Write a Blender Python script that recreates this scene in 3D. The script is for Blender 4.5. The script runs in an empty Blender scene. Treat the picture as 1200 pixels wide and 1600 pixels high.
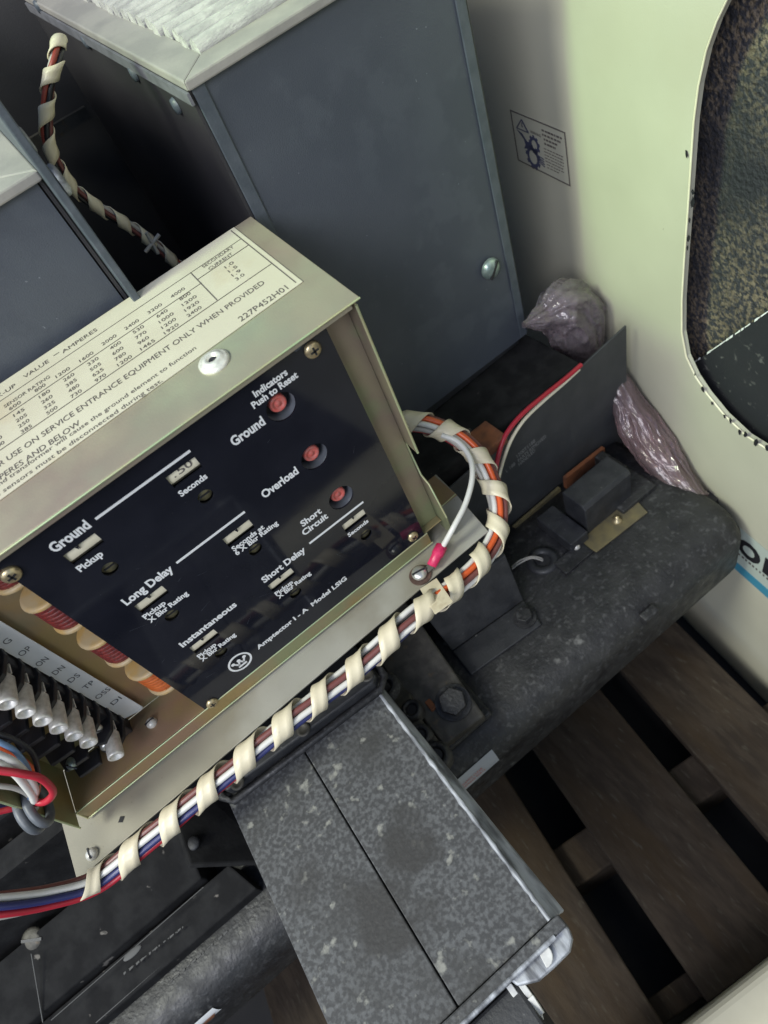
import bpy, bmesh, math, random
from mathutils import Vector, Matrix, noise
random.seed(7)
S = bpy.context.scene
COL = S.collection
R = math.radians

# ------------------------------------------------------------------ camera
# origin = phone camera; x along the breaker's width, y into the breaker, z up. Floor at z = -1.25
FL = 1020.0
RX = Vector((0.7790140920626757, -0.5445971695113425, -0.31072651532767426))
DN = Vector((-0.6092478597437738, -0.5403526397552694, -0.5803758007575041))
FW = Vector((0.14816912554603295, 0.6414303919113261, -0.7527369809999176))
CAM = Vector((0, -0.42, 0))
cam = bpy.data.cameras.new('camera'); co = bpy.data.objects.new('camera', cam); COL.objects.link(co)
m = Matrix((RX, -DN, -FW)).transposed().to_4x4(); m.translation = CAM
co.matrix_world = m
cam.sensor_fit = 'VERTICAL'; cam.sensor_height = 36; cam.sensor_width = 27
cam.lens = FL / 1600 * 36
cam.clip_start = 0.01; cam.clip_end = 200
cam.dof.use_dof = True; cam.dof.focus_distance = 0.6; cam.dof.aperture_fstop = 6.5
S.camera = co

# ------------------------------------------------------------------ light
w = bpy.data.worlds.new('World'); S.world = w; w.use_nodes = True
nt = w.node_tree; bg = nt.nodes['Background']
sky = nt.nodes.new('ShaderNodeTexSky'); sky.sky_type = 'NISHITA'; sky.sun_disc = False
sky.sun_elevation = R(50); sky.sun_rotation = R(280)
nt.links.new(sky.outputs[0], bg.inputs[0]); bg.inputs[1].default_value = 0.15

def area(name, loc, target, size, power, color):
    l = bpy.data.lights.new(name, 'AREA'); l.energy = power; l.color = color; l.size = size; l.shape = 'DISK'
    o = bpy.data.objects.new(name, l); COL.objects.link(o); o.location = loc
    o.rotation_euler = (Vector(target) - Vector(loc)).to_track_quat('-Z', 'Y').to_euler()
    return o
area('window_light', (-2.1, -0.15, 2.0), (0.3, 0, -0.5), 0.95, 90, (0.97, 1, 0.85))
area('front_fill_light', (-1.6, -1.6, 1.2), (0.05, 0, -0.4), 1.4, 46, (0.97, 0.965, 1))  # soft fill added on the camera side to brighten the front faces
sl = bpy.data.lights.new('green_glow', 'SPOT'); sl.energy = 350; sl.color = (.50, 1, .30); sl.spot_size = R(12.5); sl.spot_blend = 1; sl.shadow_soft_size = .25  # added spot that tints the wall green, not a fitting of the place
so = bpy.data.objects.new('green_glow', sl); COL.objects.link(so); so.location = (-2.0, .06, 1.8); so.rotation_euler = (Vector((.51, .06, -.30)) - so.location).to_track_quat('-Z', 'Y').to_euler()
S.view_settings.view_transform = 'Standard'; S.view_settings.look = 'None'
S.view_settings.exposure = 0; S.view_settings.gamma = 1; S.view_settings.use_curve_mapping = False
S.render.engine = 'CYCLES'

# ------------------------------------------------------------------ measuring helpers
def ray(px, py):
    return RX * (px - 600) + DN * (py - 800) + FW * FL
def P(px, py, ax, v):
    r = ray(px, py); i = 'xyz'.index(ax); t = (v - CAM[i]) / r[i]
    return CAM + r * t
def PN(px, py, n, p0):
    r = ray(px, py); t = n.dot(p0 - CAM) / n.dot(r)
    return CAM + r * t

# ------------------------------------------------------------------ materials
def mat(name, base=(.5,.5,.5), base2=None, scale=20, rough=.5, rough2=None, metal=0, bump=0, bscale=200,
        lo=.4, hi=.6, third=None, tscale=6, tlo=.5, thi=.6, detail=6, spec=.5, coat=0, stretch=None, trans=0, alpha=1, bdist=.001,
        speck=None, sscale=900, slo=.66, shi=.7, stains=()):
    m = bpy.data.materials.new(name); m.use_nodes = True
    N = m.node_tree.nodes; L = m.node_tree.links; b = N['Principled BSDF']
    tc = N.new('ShaderNodeTexCoord'); mp = N.new('ShaderNodeMapping'); L.new(tc.outputs['Object'], mp.inputs[0])
    if stretch: mp.inputs['Scale'].default_value = stretch
    def noi(sc, det=detail):
        n = N.new('ShaderNodeTexNoise'); n.inputs['Scale'].default_value = sc; n.inputs['Detail'].default_value = det
        L.new(mp.outputs[0], n.inputs['Vector']); return n
    def ramp(n, a, c, soc='Fac'):
        r = N.new('ShaderNodeMapRange'); r.inputs[1].default_value = a; r.inputs[2].default_value = c
        L.new(n.outputs[soc], r.inputs[0]); return r
    col = None
    b.inputs['Base Color'].default_value = (*base, 1)
    f = None
    if base2:
        f = ramp(noi(scale), lo, hi)
        mx = N.new('ShaderNodeMix'); mx.data_type = 'RGBA'; mx.inputs[6].default_value = (*base, 1); mx.inputs[7].default_value = (*base2, 1)
        L.new(f.outputs[0], mx.inputs[0]); col = mx.outputs[2]
    for (c3, sc, a, c) in ((third, tscale, tlo, thi), (speck, sscale, slo, shi)):
        if c3:
            f3 = ramp(noi(sc), a, c); mx = N.new('ShaderNodeMix'); mx.data_type = 'RGBA'
            if col: L.new(col, mx.inputs[6])
            else: mx.inputs[6].default_value = (*base, 1)
            mx.inputs[7].default_value = (*c3, 1); L.new(f3.outputs[0], mx.inputs[0]); col = mx.outputs[2]
    for (cc, rad, amt) in stains:
        vd = N.new('ShaderNodeVectorMath'); vd.operation = 'DISTANCE'; L.new(tc.outputs['Object'], vd.inputs[0]); vd.inputs[1].default_value = cc
        nn = noi(28, 5); ad = N.new('ShaderNodeMath'); ad.operation = 'MULTIPLY_ADD'; L.new(nn.outputs['Fac'], ad.inputs[0]); ad.inputs[1].default_value = rad*3.2; L.new(vd.outputs['Value'], ad.inputs[2])
        rr = N.new('ShaderNodeMapRange'); rr.inputs[1].default_value = rad*2.8; rr.inputs[2].default_value = rad*2.1; rr.inputs[4].default_value = amt; L.new(ad.outputs[0], rr.inputs[0])
        mx = N.new('ShaderNodeMix'); mx.data_type = 'RGBA'; L.new(rr.outputs[0], mx.inputs[0]); L.new(col, mx.inputs[6]); mx.inputs[7].default_value = (.026,.025,.025,1); col = mx.outputs[2]
    if col: L.new(col, b.inputs['Base Color'])
    b.inputs['Roughness'].default_value = rough
    if rough2 is not None:
        rr = ramp(noi(scale * 1.7), .35, .65); rr.inputs[3].default_value = rough; rr.inputs[4].default_value = rough2
        L.new(rr.outputs[0], b.inputs['Roughness'])
    b.inputs['Metallic'].default_value = metal
    b.inputs['Specular IOR Level'].default_value = spec
    b.inputs['Coat Weight'].default_value = coat
    b.inputs['Transmission Weight'].default_value = trans
    b.inputs['Alpha'].default_value = alpha
    if bump:
        bn = N.new('ShaderNodeBump'); bn.inputs['Strength'].default_value = bump; bn.inputs['Distance'].default_value = bdist
        L.new(noi(bscale, 4).outputs['Fac'], bn.inputs['Height']); L.new(bn.outputs[0], b.inputs['Normal'])
    return m

M = {}
M['gold'] = mat('yellow_chromate_steel', (.38,.28,.125), (.37,.24,.16), 18, .42, .6, .55, .15, 500, third=(.30,.31,.17), tscale=9, tlo=.48, thi=.62)
M['goldedge'] = mat('chromate_cut_edge', (.52,.5,.30), (.45,.55,.33), 30, .4, metal=.5)
M['zinc'] = mat('grey_zinc_steel', (.33,.31,.25), (.285,.265,.215), 12, .5, .65, .35, .12, 700, third=(.40,.39,.35), tscale=5, speck=(.22,.2,.16), sscale=200, slo=.70, shi=.76)
M['gloss'] = mat('glossy_black_panel', (.010,.011,.017), (.013,.014,.021), 25,   .06, .09, 0, .03, 30, spec=.34, speck=(.05,.05,.06), sscale=420, slo=.74, shi=.78)
M['white'] = mat('white_paint', (.78,.79,.80), rough=.5)
M['ink'] = mat('dark_print', (.10,.085,.08), rough=.7)
M['label'] = mat('cream_label_stock', (.54,.505,.41), (.50,.46,.37), 16, .28, .45, 0, .08, 90, third=(.46,.37,.25), tscale=11, tlo=.60, thi=.80)
M['cream'] = mat('cream_plastic', (.72,.67,.52), (.66,.61,.46), 40, .4)
M['brass'] = mat('brass_screw', (.62,.52,.32), (.5,.4,.25), 200, .35, metal=.8)
M['red'] = mat('red_button', (.62,.12,.10), (.5,.16,.14), 300, .45)
M['maroon'] = mat('maroon_winding', (.22,.03,.025), (.12,.02,.02), 400, .35)
M['orange'] = mat('orange_winding', (.60,.14,.03), (.48,.10,.02), 200, .4)
M['bobbin'] = mat('bobbin_cream', (.54,.35,.13), (.50,.38,.22), 60, .45)
M['black'] = mat('black_plastic', (.018,.018,.022), rough=.45, bump=.2, bscale=400)
M['lug'] = mat('tinned_lug', (.72,.70,.66), (.58,.56,.52), 250, .38, metal=.3, bump=.1, bscale=600)
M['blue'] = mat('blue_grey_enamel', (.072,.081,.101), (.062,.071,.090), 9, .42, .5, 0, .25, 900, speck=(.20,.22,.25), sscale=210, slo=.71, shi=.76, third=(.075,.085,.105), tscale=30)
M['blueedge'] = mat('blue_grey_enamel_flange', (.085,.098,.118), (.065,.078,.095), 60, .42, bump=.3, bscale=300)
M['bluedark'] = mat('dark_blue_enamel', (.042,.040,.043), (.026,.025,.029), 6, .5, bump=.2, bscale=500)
M['rim'] = mat('grey_rim_paint', (.33,.31,.285), (.27,.255,.24), 25, .6, bump=.2, bscale=300)
M['bandm'] = mat('grey_band', (.16,.16,.18), (.12,.12,.135), 60, .6)
M['rope'] = mat('white_fibre', (.50,.49,.46), (.36,.35,.34), 110, .85, bump=1, bscale=420, bdist=.0012, stretch=(.3, 1, 1))
M['wall'] = mat('cream_machine_paint', (.49,.475,.385), (.46,.445,.36), 8, .38, .5, 0, .12, 500, third=(.43,.405,.31), tscale=3.5, tlo=.55, thi=.8, speck=(.30,.28,.22), sscale=160, slo=.74, shi=.79)
M['stipple'] = mat('rough_dark_lining', (.040,.040,.052), (.27,.21,.15), 190, .75, bump=1, bscale=200, bdist=.004, lo=.44, hi=.60, third=(.02,.02,.028), tscale=4, tlo=.40, thi=.60)
M['lining'] = mat('dark_flecked_sheet', (.022,.023,.028), (.10,.10,.10), 90, .6, bump=.4, bscale=150, lo=.62, hi=.72)
M['rail'] = mat('dusty_black_casting', (.013,.013,.015), (.024,.024,.026), 35, .42, .65, 0, .9, 240, third=(.060,.060,.064), tscale=150, tlo=.55, thi=.75, speck=(.12,.12,.12), sscale=60, slo=.64, shi=.78)
M['speckle'] = mat('speckled_grey_casting', (.040,.041,.044), (.088,.091,.096), 240, .6, .75, 0, .5, 200, lo=.44, hi=.6, third=(.032,.032,.032), tscale=13, tlo=.50, thi=.72, speck=(.22,.22,.20), sscale=80, slo=.62, shi=.72, stains=(((-.015,-.035,.13),.042,.9),((.035,-.008,.13),.030,.85),((-.065,.03,.13),.018,.5)))
M['worn'] = mat('worn_bare_edge', (.42,.44,.48), (.12,.125,.14), 90, .5, metal=.2, bump=.5, bscale=250, stretch=(1,.25,1))
M['steel'] = mat('dark_steel', (.045,.042,.038), (.075,.07,.06), 60, .5, .7, .3, .4, 250, third=(.12,.085,.05), tscale=70, tlo=.62, thi=.72)
M['blackm'] = mat('black_painted_steel', (.020,.021,.025), (.032,.033,.037), 50, .45, .6, 0, .4, 300, speck=(.12,.12,.12), sscale=200, slo=.7, shi=.76)
M['deck'] = mat('black_dusty_deck', (.010,.010,.011), (.018,.018,.019), 40, .9, spec=.18, bump=.5, bscale=150, speck=(.14,.13,.12), sscale=60, slo=.69, shi=.74)
M['wood'] = mat('dirty_pallet_wood', (.050,.038,.028), (.033,.025,.019), 30, .9, spec=.2, bump=.8, bscale=90, stretch=(3,.7,3), third=(.048,.032,.018), tscale=5, tlo=.5, thi=.7, speck=(.07,.06,.045), sscale=70, slo=.60, shi=.75)
M['floor'] = mat('oily_concrete', (.03,.028,.026), (.02,.019,.018), 8, .8, bump=.3, bscale=40)
M['brassplate'] = mat('tarnished_brass_plate', (.20,.165,.085), (.14,.12,.075), 60, .5, metal=.3)
M['wrap'] = mat('spiral_wrap_nylon', (.70,.63,.47), (.64,.57,.42), 30, .36, third=(.45,.36,.24), tscale=45, tlo=.62, thi=.80, bump=.2, bscale=120)
M['wred'] = mat('red_insulation', (.42,.022,.04), rough=.35)
M['wwhite'] = mat('white_insulation', (.64,.63,.60), rough=.35)
M['wbrown'] = mat('brown_insulation', (.16,.055,.05), rough=.35)
M['wnavy'] = mat('navy_insulation', (.03,.035,.13), rough=.35)
M['wblack'] = mat('black_insulation', (.015,.015,.018), rough=.35)
M['wgrey'] = mat('grey_insulation', (.40,.38,.35), rough=.4)
M['wmar'] = mat('maroon_insulation', (.26,.045,.03), rough=.4)
M['worange'] = mat('orange_insulation', (.62,.10,.025), rough=.35)
M['wblue'] = mat('blue_insulation', (.14,.23,.38), rough=.35)
M['chrome'] = mat('bright_zinc_screw', (.55,.55,.53), rough=.3, metal=.7)
M['glaze'] = mat('greenish_zinc_screw', (.36,.44,.42), (.22,.28,.27), 120, .3, metal=.5)
M['rubber'] = mat('grey_rubber', (.13,.14,.16), (.09,.1,.115), 60, .45, trans=0)
M['scuff_highlight'] = mat('chalky_scuff_and_highlight', (.09,.09,.09), rough=.8)  # grey for the scuffs and for highlights painted along moulding edges
M['bag'] = mat('pink_antistatic_film', (.42,.33,.37), (.30,.25,.26), 25, .10, .18, 0, 1, 70, alpha=.42, bdist=.008, spec=1)
M['bagdim'] = mat('darker_pink_film', (.30,.21,.22), (.20,.15,.15), 25, .16, .25, 0, .8, 60, alpha=.40, bdist=.006, spec=.8)
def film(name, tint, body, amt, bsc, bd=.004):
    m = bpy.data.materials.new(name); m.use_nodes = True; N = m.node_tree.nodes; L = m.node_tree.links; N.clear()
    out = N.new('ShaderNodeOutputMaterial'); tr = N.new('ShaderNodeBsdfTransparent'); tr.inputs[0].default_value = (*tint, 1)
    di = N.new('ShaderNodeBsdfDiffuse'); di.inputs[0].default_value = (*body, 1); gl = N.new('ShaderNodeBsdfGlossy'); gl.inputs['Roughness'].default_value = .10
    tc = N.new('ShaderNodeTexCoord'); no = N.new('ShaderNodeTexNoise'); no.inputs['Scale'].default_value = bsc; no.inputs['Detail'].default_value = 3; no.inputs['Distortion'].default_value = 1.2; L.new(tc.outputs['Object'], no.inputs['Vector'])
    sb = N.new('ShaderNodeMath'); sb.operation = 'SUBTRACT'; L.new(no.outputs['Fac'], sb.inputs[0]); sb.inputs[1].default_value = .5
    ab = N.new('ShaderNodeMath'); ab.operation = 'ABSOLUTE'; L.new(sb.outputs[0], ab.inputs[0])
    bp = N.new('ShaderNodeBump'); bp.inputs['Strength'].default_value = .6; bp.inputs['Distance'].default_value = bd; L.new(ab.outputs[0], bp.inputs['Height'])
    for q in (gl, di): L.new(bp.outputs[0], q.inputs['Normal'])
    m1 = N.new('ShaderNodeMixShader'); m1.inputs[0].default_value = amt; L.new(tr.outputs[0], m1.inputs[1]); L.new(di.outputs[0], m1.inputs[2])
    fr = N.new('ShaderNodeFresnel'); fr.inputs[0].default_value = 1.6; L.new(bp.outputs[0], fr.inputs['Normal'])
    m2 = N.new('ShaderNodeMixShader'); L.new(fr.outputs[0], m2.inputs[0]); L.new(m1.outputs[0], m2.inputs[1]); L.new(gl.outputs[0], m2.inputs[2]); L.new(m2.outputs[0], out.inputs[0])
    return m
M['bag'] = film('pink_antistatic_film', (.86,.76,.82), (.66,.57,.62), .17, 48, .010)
M['bagdim'] = film('darker_pink_film', (.80,.68,.70), (.36,.26,.27), .30, 26)  # darker, browner copy of the bag film
M['vinylblue'] = mat('blue_vinyl', (.05,.24,.36), rough=.5)
M['dial'] = mat('dial_dark', (.10,.09,.07), (.06,.055,.045), 100, .4)
M['olive'] = mat('olive_knob', (.20,.18,.10), (.13,.12,.08), 200, .4, metal=.3)
M['silverlabel'] = mat('silver_label', (.40,.42,.46), rough=.4)
M['rust'] = mat('rusty_orange', (.24,.085,.035), (.14,.055,.03), 60, .8)
M['redink'] = mat('red_print', (.5,.10,.08), rough=.7)

# ------------------------------------------------------------------ building helpers
def root(name, loc, label, cat, group=None):
    o = bpy.data.objects.new(name, None); COL.objects.link(o); o.location = loc
    o.empty_display_size = .02
    o['label'] = label; o['category'] = cat
    if group: o['group'] = group
    return o

class MB:
    def __init__(s): s.v = []; s.f = []; s.sm = []
    def add(s, vs, fs, smooth=False):
        n = len(s.v); s.v += [Vector(v) for v in vs]
        for f in fs: s.f.append([i + n for i in f]); s.sm.append(smooth)
        return s
    def box(s, x0, x1, y0, y1, z0, z1):
        vs = [(x, y, z) for z in (z0, z1) for y in (y0, y1) for x in (x0, x1)]
        return s.add(vs, [(0,2,3,1),(4,5,7,6),(0,1,5,4),(2,6,7,3),(0,4,6,2),(1,3,7,5)])
    def prism(s, pts, ext):
        pts = [Vector(p) for p in pts]; e = Vector(ext); n = len(pts)
        nrm = Vector((0,0,0))
        for i in range(n): nrm += pts[i].cross(pts[(i+1) % n])
        if nrm.dot(e) < 0: pts.reverse()   # bottom faces away from ext after reversal of the cap
        vs = pts + [p + e for p in pts]
        fs = [list(range(n))[::-1], list(range(n, 2*n))] + [(i, (i+1) % n, n + (i+1) % n, n + i) for i in range(n)]
        return s.add(vs, fs)
    def cyl(s, p0, p1, r0, r1=None, n=20, caps=True, smooth=True):
        p0 = Vector(p0); p1 = Vector(p1); r1 = r0 if r1 is None else r1
        d = (p1 - p0).normalized(); a = d.orthogonal().normalized(); b = d.cross(a)
        vs = []
        for p, r in ((p0, r0), (p1, r1)):
            for i in range(n):
                t = 2*math.pi*i/n; vs.append(p + (a*math.cos(t) + b*math.sin(t))*r)
        s.add(vs, [(i, (i+1) % n, n+(i+1) % n, n+i) for i in range(n)], smooth)
        if caps:
            s.add(vs[:n], [list(range(n))[::-1]]); s.add(vs[n:], [list(range(n))])
        return s
    def lathe(s, p0, axis, prof, n=24, smooth=True):   # prof: (distance along axis, radius)
        p0 = Vector(p0); d = Vector(axis).normalized(); a = d.orthogonal().normalized(); b = d.cross(a)
        vs = []
        for h, r in prof:
            for i in range(n):
                t = 2*math.pi*i/n; vs.append(p0 + d*h + (a*math.cos(t) + b*math.sin(t))*max(r, 1e-5))
        fs = [(j*n+i, j*n+(i+1) % n, (j+1)*n+(i+1) % n, (j+1)*n+i) for j in range(len(prof)-1) for i in range(n)]
        return s.add(vs, fs, smooth)
    def tube(s, pts, r, n=10, caps=True, radii=None):
        pts = [Vector(p) for p in pts]; T, A, Bn = frames(pts); vs = []
        for k, p in enumerate(pts):
            rr = radii[k] if radii else r
            for i in range(n):
                t = 2*math.pi*i/n; vs.append(p + (A[k]*math.cos(t) + Bn[k]*math.sin(t))*rr)
        m = len(pts)
        s.add(vs, [(j*n+i, j*n+(i+1) % n, (j+1)*n+(i+1) % n, (j+1)*n+i) for j in range(m-1) for i in range(n)], True)
        if caps: s.add(vs[:n], [list(range(n))[::-1]]); s.add(vs[-n:], [list(range(n))])
        return s
    def ball(s, c, r, sc=(1,1,1), n=20, rough=0, seed=0, fs=8):
        vs = []; c = Vector(c); k = n // 2
        for j in range(k+1):
            ph = math.pi*j/k
            for i in range(n):
                t = 2*math.pi*i/n; d = Vector((math.sin(ph)*math.cos(t), math.sin(ph)*math.sin(t), math.cos(ph)))
                q = 1 + (rough*noise.noise(d*fs + Vector((seed, 0, 0))) if rough else 0)
                vs.append(c + Vector((d.x*sc[0], d.y*sc[1], d.z*sc[2]))*r*q)
        return s.add(vs, [(j*n+i, (j+1)*n+i, (j+1)*n+(i+1) % n, j*n+(i+1) % n) for j in range(k) for i in range(n)], True)
    def build(s, name, material, parent=None, bevel=0, seg=2, solid=0, label=None, cat=None, group=None, kind=None):
        me = bpy.data.meshes.new(name); me.from_pydata([tuple(v) for v in s.v], [], s.f)
        me.polygons.foreach_set('use_smooth', s.sm); me.validate(); me.update()
        o = bpy.data.objects.new(name, me); COL.objects.link(o)
        o.data.materials.append(M[material])
        if parent:
            loc = Vector((0,0,0)); q = parent
            while q: loc += q.location; q = q.parent
            o.parent = parent; me.transform(Matrix.Translation(-loc))
        if bevel:
            md = o.modifiers.new('b', 'BEVEL'); md.width = bevel; md.segments = seg; md.limit_method = 'ANGLE'; md.angle_limit = R(35); md.harden_normals = False
        if solid:
            md = o.modifiers.new('s', 'SOLIDIFY'); md.thickness = solid; md.offset = 0
        for k, v in (('label', label), ('category', cat), ('group', group), ('kind', kind)):
            if v: o[k] = v
        return o

def frames(pts):
    n = len(pts); T = []
    for i in range(n):
        a = pts[max(i-1, 0)]; b = pts[min(i+1, n-1)]; T.append((b - a).normalized())
    A = [T[0].orthogonal().normalized()]
    for i in range(1, n):
        v = A[-1] - T[i]*A[-1].dot(T[i]); A.append(v.normalized())
    return T, A, [T[i].cross(A[i]) for i in range(n)]

def spline(ctrl, per=14):
    c = [Vector(p) for p in ctrl]; c = [c[0]*2 - c[1]] + c + [c[-1]*2 - c[-2]]; out = []
    for i in range(1, len(c)-2):
        for k in range(per):
            t = k/per; p0, p1, p2, p3 = c[i-1], c[i], c[i+1], c[i+2]
            out.append(.5*((2*p1) + (p2-p0)*t + (2*p0-5*p1+4*p2-p3)*t*t + (3*p1-p0-3*p2+p3)*t**3))
    out.append(c[-2]); return out
def resample(pts, step):
    out = [pts[0]]; acc = 0
    for a, b in zip(pts, pts[1:]):
        d = (b - a).length
        while acc + d >= step:
            a = a + (b - a)*((step - acc)/d); out.append(a.copy()); d = (b - a).length; acc = 0
        acc += d
    return out

_tc = {}
def glyphs(text, bold=0.0):
    key = (text, bold)
    if key not in _tc:
        cu = bpy.data.curves.new('t', 'FONT'); cu.body = text; cu.offset = bold; cu.resolution_u = 3
        o = bpy.data.objects.new('t', cu); COL.objects.link(o)
        me = o.to_mesh()
        vs = [v.co.copy() for v in me.vertices]; fs = [list(p.vertices) for p in me.polygons]
        o.to_mesh_clear(); bpy.data.objects.remove(o); bpy.data.curves.remove(cu)
        _tc[key] = (vs, fs)
    return _tc[key]
def write(mb, text, a, u, v, width, cap, nrm, off=.0003, bold=0.02):
    """lettering: baseline starts at a, runs along u for width, letters cap high along v"""
    vs, fs = glyphs(text, bold)
    x0 = min(p.x for p in vs); x1 = max(p.x for p in vs); k = width/(x1-x0); kc = cap/.69
    mb.add([a + u*((p.x-x0)*k) + v*(p.y*kc) + nrm*off for p in vs], fs)

X, Y, Z = Vector((1,0,0)), Vector((0,1,0)), Vector((0,0,1))

def pan_screw(name, p, nrm, r, material, parent, slot='cross', h=None):
    """domed screw head with a cut slot (dark recess built as geometry)"""
    h = h or r*.55; mb = MB(); nrm = Vector(nrm).normalized()
    mb.lathe(p, nrm, [(0, r), (h*.35, r), (h*.75, r*.82), (h, r*.45), (h*1.04, 0)], 20)
    o = mb.build(name, material, parent)
    s = MB(); a = nrm.orthogonal().normalized(); a = (Matrix.Rotation(random.random()*3, 3, nrm) @ a); b = nrm.cross(a)
    for d, e in (((a, b), (b, a)) if slot == 'cross' else ((a, b),)):
        L = r*(.5 if slot == 'cross' else .9); wd = r*.12
        c = Vector(p) + nrm*(h*.80)
        s.prism([c + d*L + e*wd, c - d*L + e*wd, c - d*L - e*wd, c + d*L - e*wd], nrm*(h*.3))
    s.build('slot', 'black', o)
    return o
def hex_bolt(name, p, nrm, r, h, material, parent, washer=1.35):
    nrm = Vector(nrm).normalized(); a = nrm.orthogonal().normalized(); a = Matrix.Rotation(.3, 3, nrm) @ a; b = nrm.cross(a)
    mb = MB(); p = Vector(p)
    if washer: mb.cyl(p, p + nrm*h*.2, r*washer, n=28)
    q = p + nrm*h*.2
    mb.prism([q + (a*math.cos(R(60*i)) + b*math.sin(R(60*i)))*r for i in range(6)], nrm*h*.8)
    return mb.build(name, material, parent, bevel=h*.08)

# ================================================================== SETTING
f = MB(); f.box(-6, 6, -6, 6, -1.27, -1.25); f.build('floor', 'floor', kind='structure')

# pallet
def yawvec(d): return Vector((math.sin(R(d)), math.cos(R(d)), 0))
py = yawvec(7.5); pn = Vector((py.y, -py.x, 0))
pal = root('pallet', (.25, -.1, -1.25), 'dark dirty wooden pallet under the black breaker with wide board gaps', 'pallet')
def pboard(name, o0, o1, y0, y1, z0, z1, label=None):
    mb = MB(); rnd = lambda: random.uniform(-.0015, .0015)
    mb.prism([pn*o0 + py*y0, pn*(o1+rnd()) + py*(y0+rnd()*3), pn*(o1+rnd()) + py*y1, pn*(o0+rnd()) + py*y1], Z*(z1-z0))
    for v in mb.v: v.z += z0
    return mb.build(name, 'wood', pal, bevel=.003, label=label)
for o0, o1 in ((-.42,-.27), (-.24,-.10), (-.075,.061), (.121,.270), (.318,.445)):
    pboard('board', o0, o1, -.437, .45, -1.122, -1.10)
for y0, y1 in ((-.25,-.195), (.15,.2)):
    pboard('stringer', -.42, .47, y0, y1, -1.228, -1.1225)
for y0, y1 in ((-.43,-.36),):
    pboard('stringer', -.42, .47, y0-.0, y0+.03, -1.228, -1.1225)
for o0 in (-.42, -.1, .15, .35):
    pboard('base_board', o0, o0+.09, -.43, .45, -1.25, -1.2285)

# beige machine wall with rounded opening
wd = yawvec(9); wn = Vector((-wd.y, wd.x, 0)); wp0 = P(1091, 927, 'z', -1.1)   # wn points towards the breaker
def WP(px, pyy, off=0): return PN(px, pyy, wn, wp0 + wn*off)
def wl(s, z): return Vector((wp0.x, wp0.y, 0)) + wd*s + Z*z
mach = root('machine_housing', (wp0.x, wp0.y, -1.25), 'cream painted machine side with a rounded opening, behind and right of the breaker', 'machine')
openpx = [(1200,705),(1165,683),(1130,650),(1103,617),(1085,590),(1070,558),(1063,520),(1063,470),(1067,400),(1072,330),(1077,250),(1081,190),(1088,135),(1100,80),(1116,35),(1135,-5),(1165,-60),(1215,-120)]
op = [WP(*q) for q in openpx]
def sz(p): return ((p - Vector((wp0.x, wp0.y, 0))).dot(wd), p.z)
ops = [sz(p) for p in op]
# wall face = outer rectangle minus opening (opening continues toward the viewer side, out of frame)
smin = -1.05
cap_lo = [(ops[0][0]-.10, ops[0][1]-.05), (ops[0][0]-.30, ops[0][1]-.06), (ops[0][0]-.5, ops[0][1]-.02), (ops[0][0]-.58, ops[0][1]+.1)]
cap_hi = [(ops[0][0]-.58, ops[-1][1]-.05), (ops[0][0]-.5, ops[-1][1]+.06), (ops[0][0]-.3, ops[-1][1]+.1), (ops[-1][0]-.08, ops[-1][1]+.08)]
loop = cap_lo[::-1] + ops + cap_hi[::-1]
cu = bpy.data.curves.new('c', 'CURVE'); cu.dimensions = '2D'; cu.fill_mode = 'BOTH'; cu.extrude = .004
for pts in ([(-1.5,-1.24),(1.3,-1.24),(1.3,.55),(-1.5,.55)], loop):
    sp = cu.splines.new('POLY'); sp.points.add(len(pts)-1); sp.use_cyclic_u = True
    for i, (a, b) in enumerate(pts): sp.points[i].co = (a, b, 0, 1)
to = bpy.data.objects.new('c', cu); COL.objects.link(to); me0 = to.to_mesh()
mb = MB(); mb.add([wl(v.co.x, v.co.y) - wn*(v.co.z + .0045) for v in me0.vertices], [list(p.vertices) for p in me0.polygons])
to.to_mesh_clear(); bpy.data.objects.remove(to); bpy.data.curves.remove(cu)
side_panel = mb.build('side_panel', 'wall', mach)
# return edge of the opening
lp = [wl(a, b) for a, b in loop]
mb = MB(); n = len(lp)
mb.tube([p - wn*.002 for p in lp] + [lp[0] - wn*.002], .0014, 6, caps=False)
mb.build('opening_edge', 'cream', mach)
# chips of missing paint along the opening rim
mb = MB()
for (a, b) in ((1074,300),(1073,318),(1071,345),(1069,372),(1067,386),(1066,240),(1078,585),(1092,612),(1110,635),(1126,655),(1136,662),(1152,680),(1160,683),(1178,697),(1196,706)):
    c = WP(a + random.uniform(6,10) - (4 if b > 600 else 0), b - (5 if b > 600 else 0), .0012); r = random.uniform(.0012, .0042)
    k = [c + (wd*math.cos(t)*r*random.uniform(.3,1.1) + Z*math.sin(t)*r*1.5*random.uniform(.4,1.3)) for t in [i*.785 for i in range(8)]]
    mb = MB(); mb.prism(k, wn*.0004); mb.build('paint_chip', 'black', mach)
# lining behind the opening
mb = MB(); q0 = -1.4; 
g = []
NX, NZ = 60, 60
for j in range(NZ+1):
    for i in range(NX+1):
        s_ = -1.2 + 1.5*i/NX; z_ = -.95 + 1.5*j/NZ
        g.append(wl(s_, z_) - wn*(.045 + .003*noise.noise(Vector((s_*30, z_*30, 0)))))
mb.add(g, [(j*(NX+1)+i, j*(NX+1)+i+1, (j+1)*(NX+1)+i+1, (j+1)*(NX+1)+i) for j in range(NZ) for i in range(NX)], True)
mb.build('rough_lining', 'stipple', mach)
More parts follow.
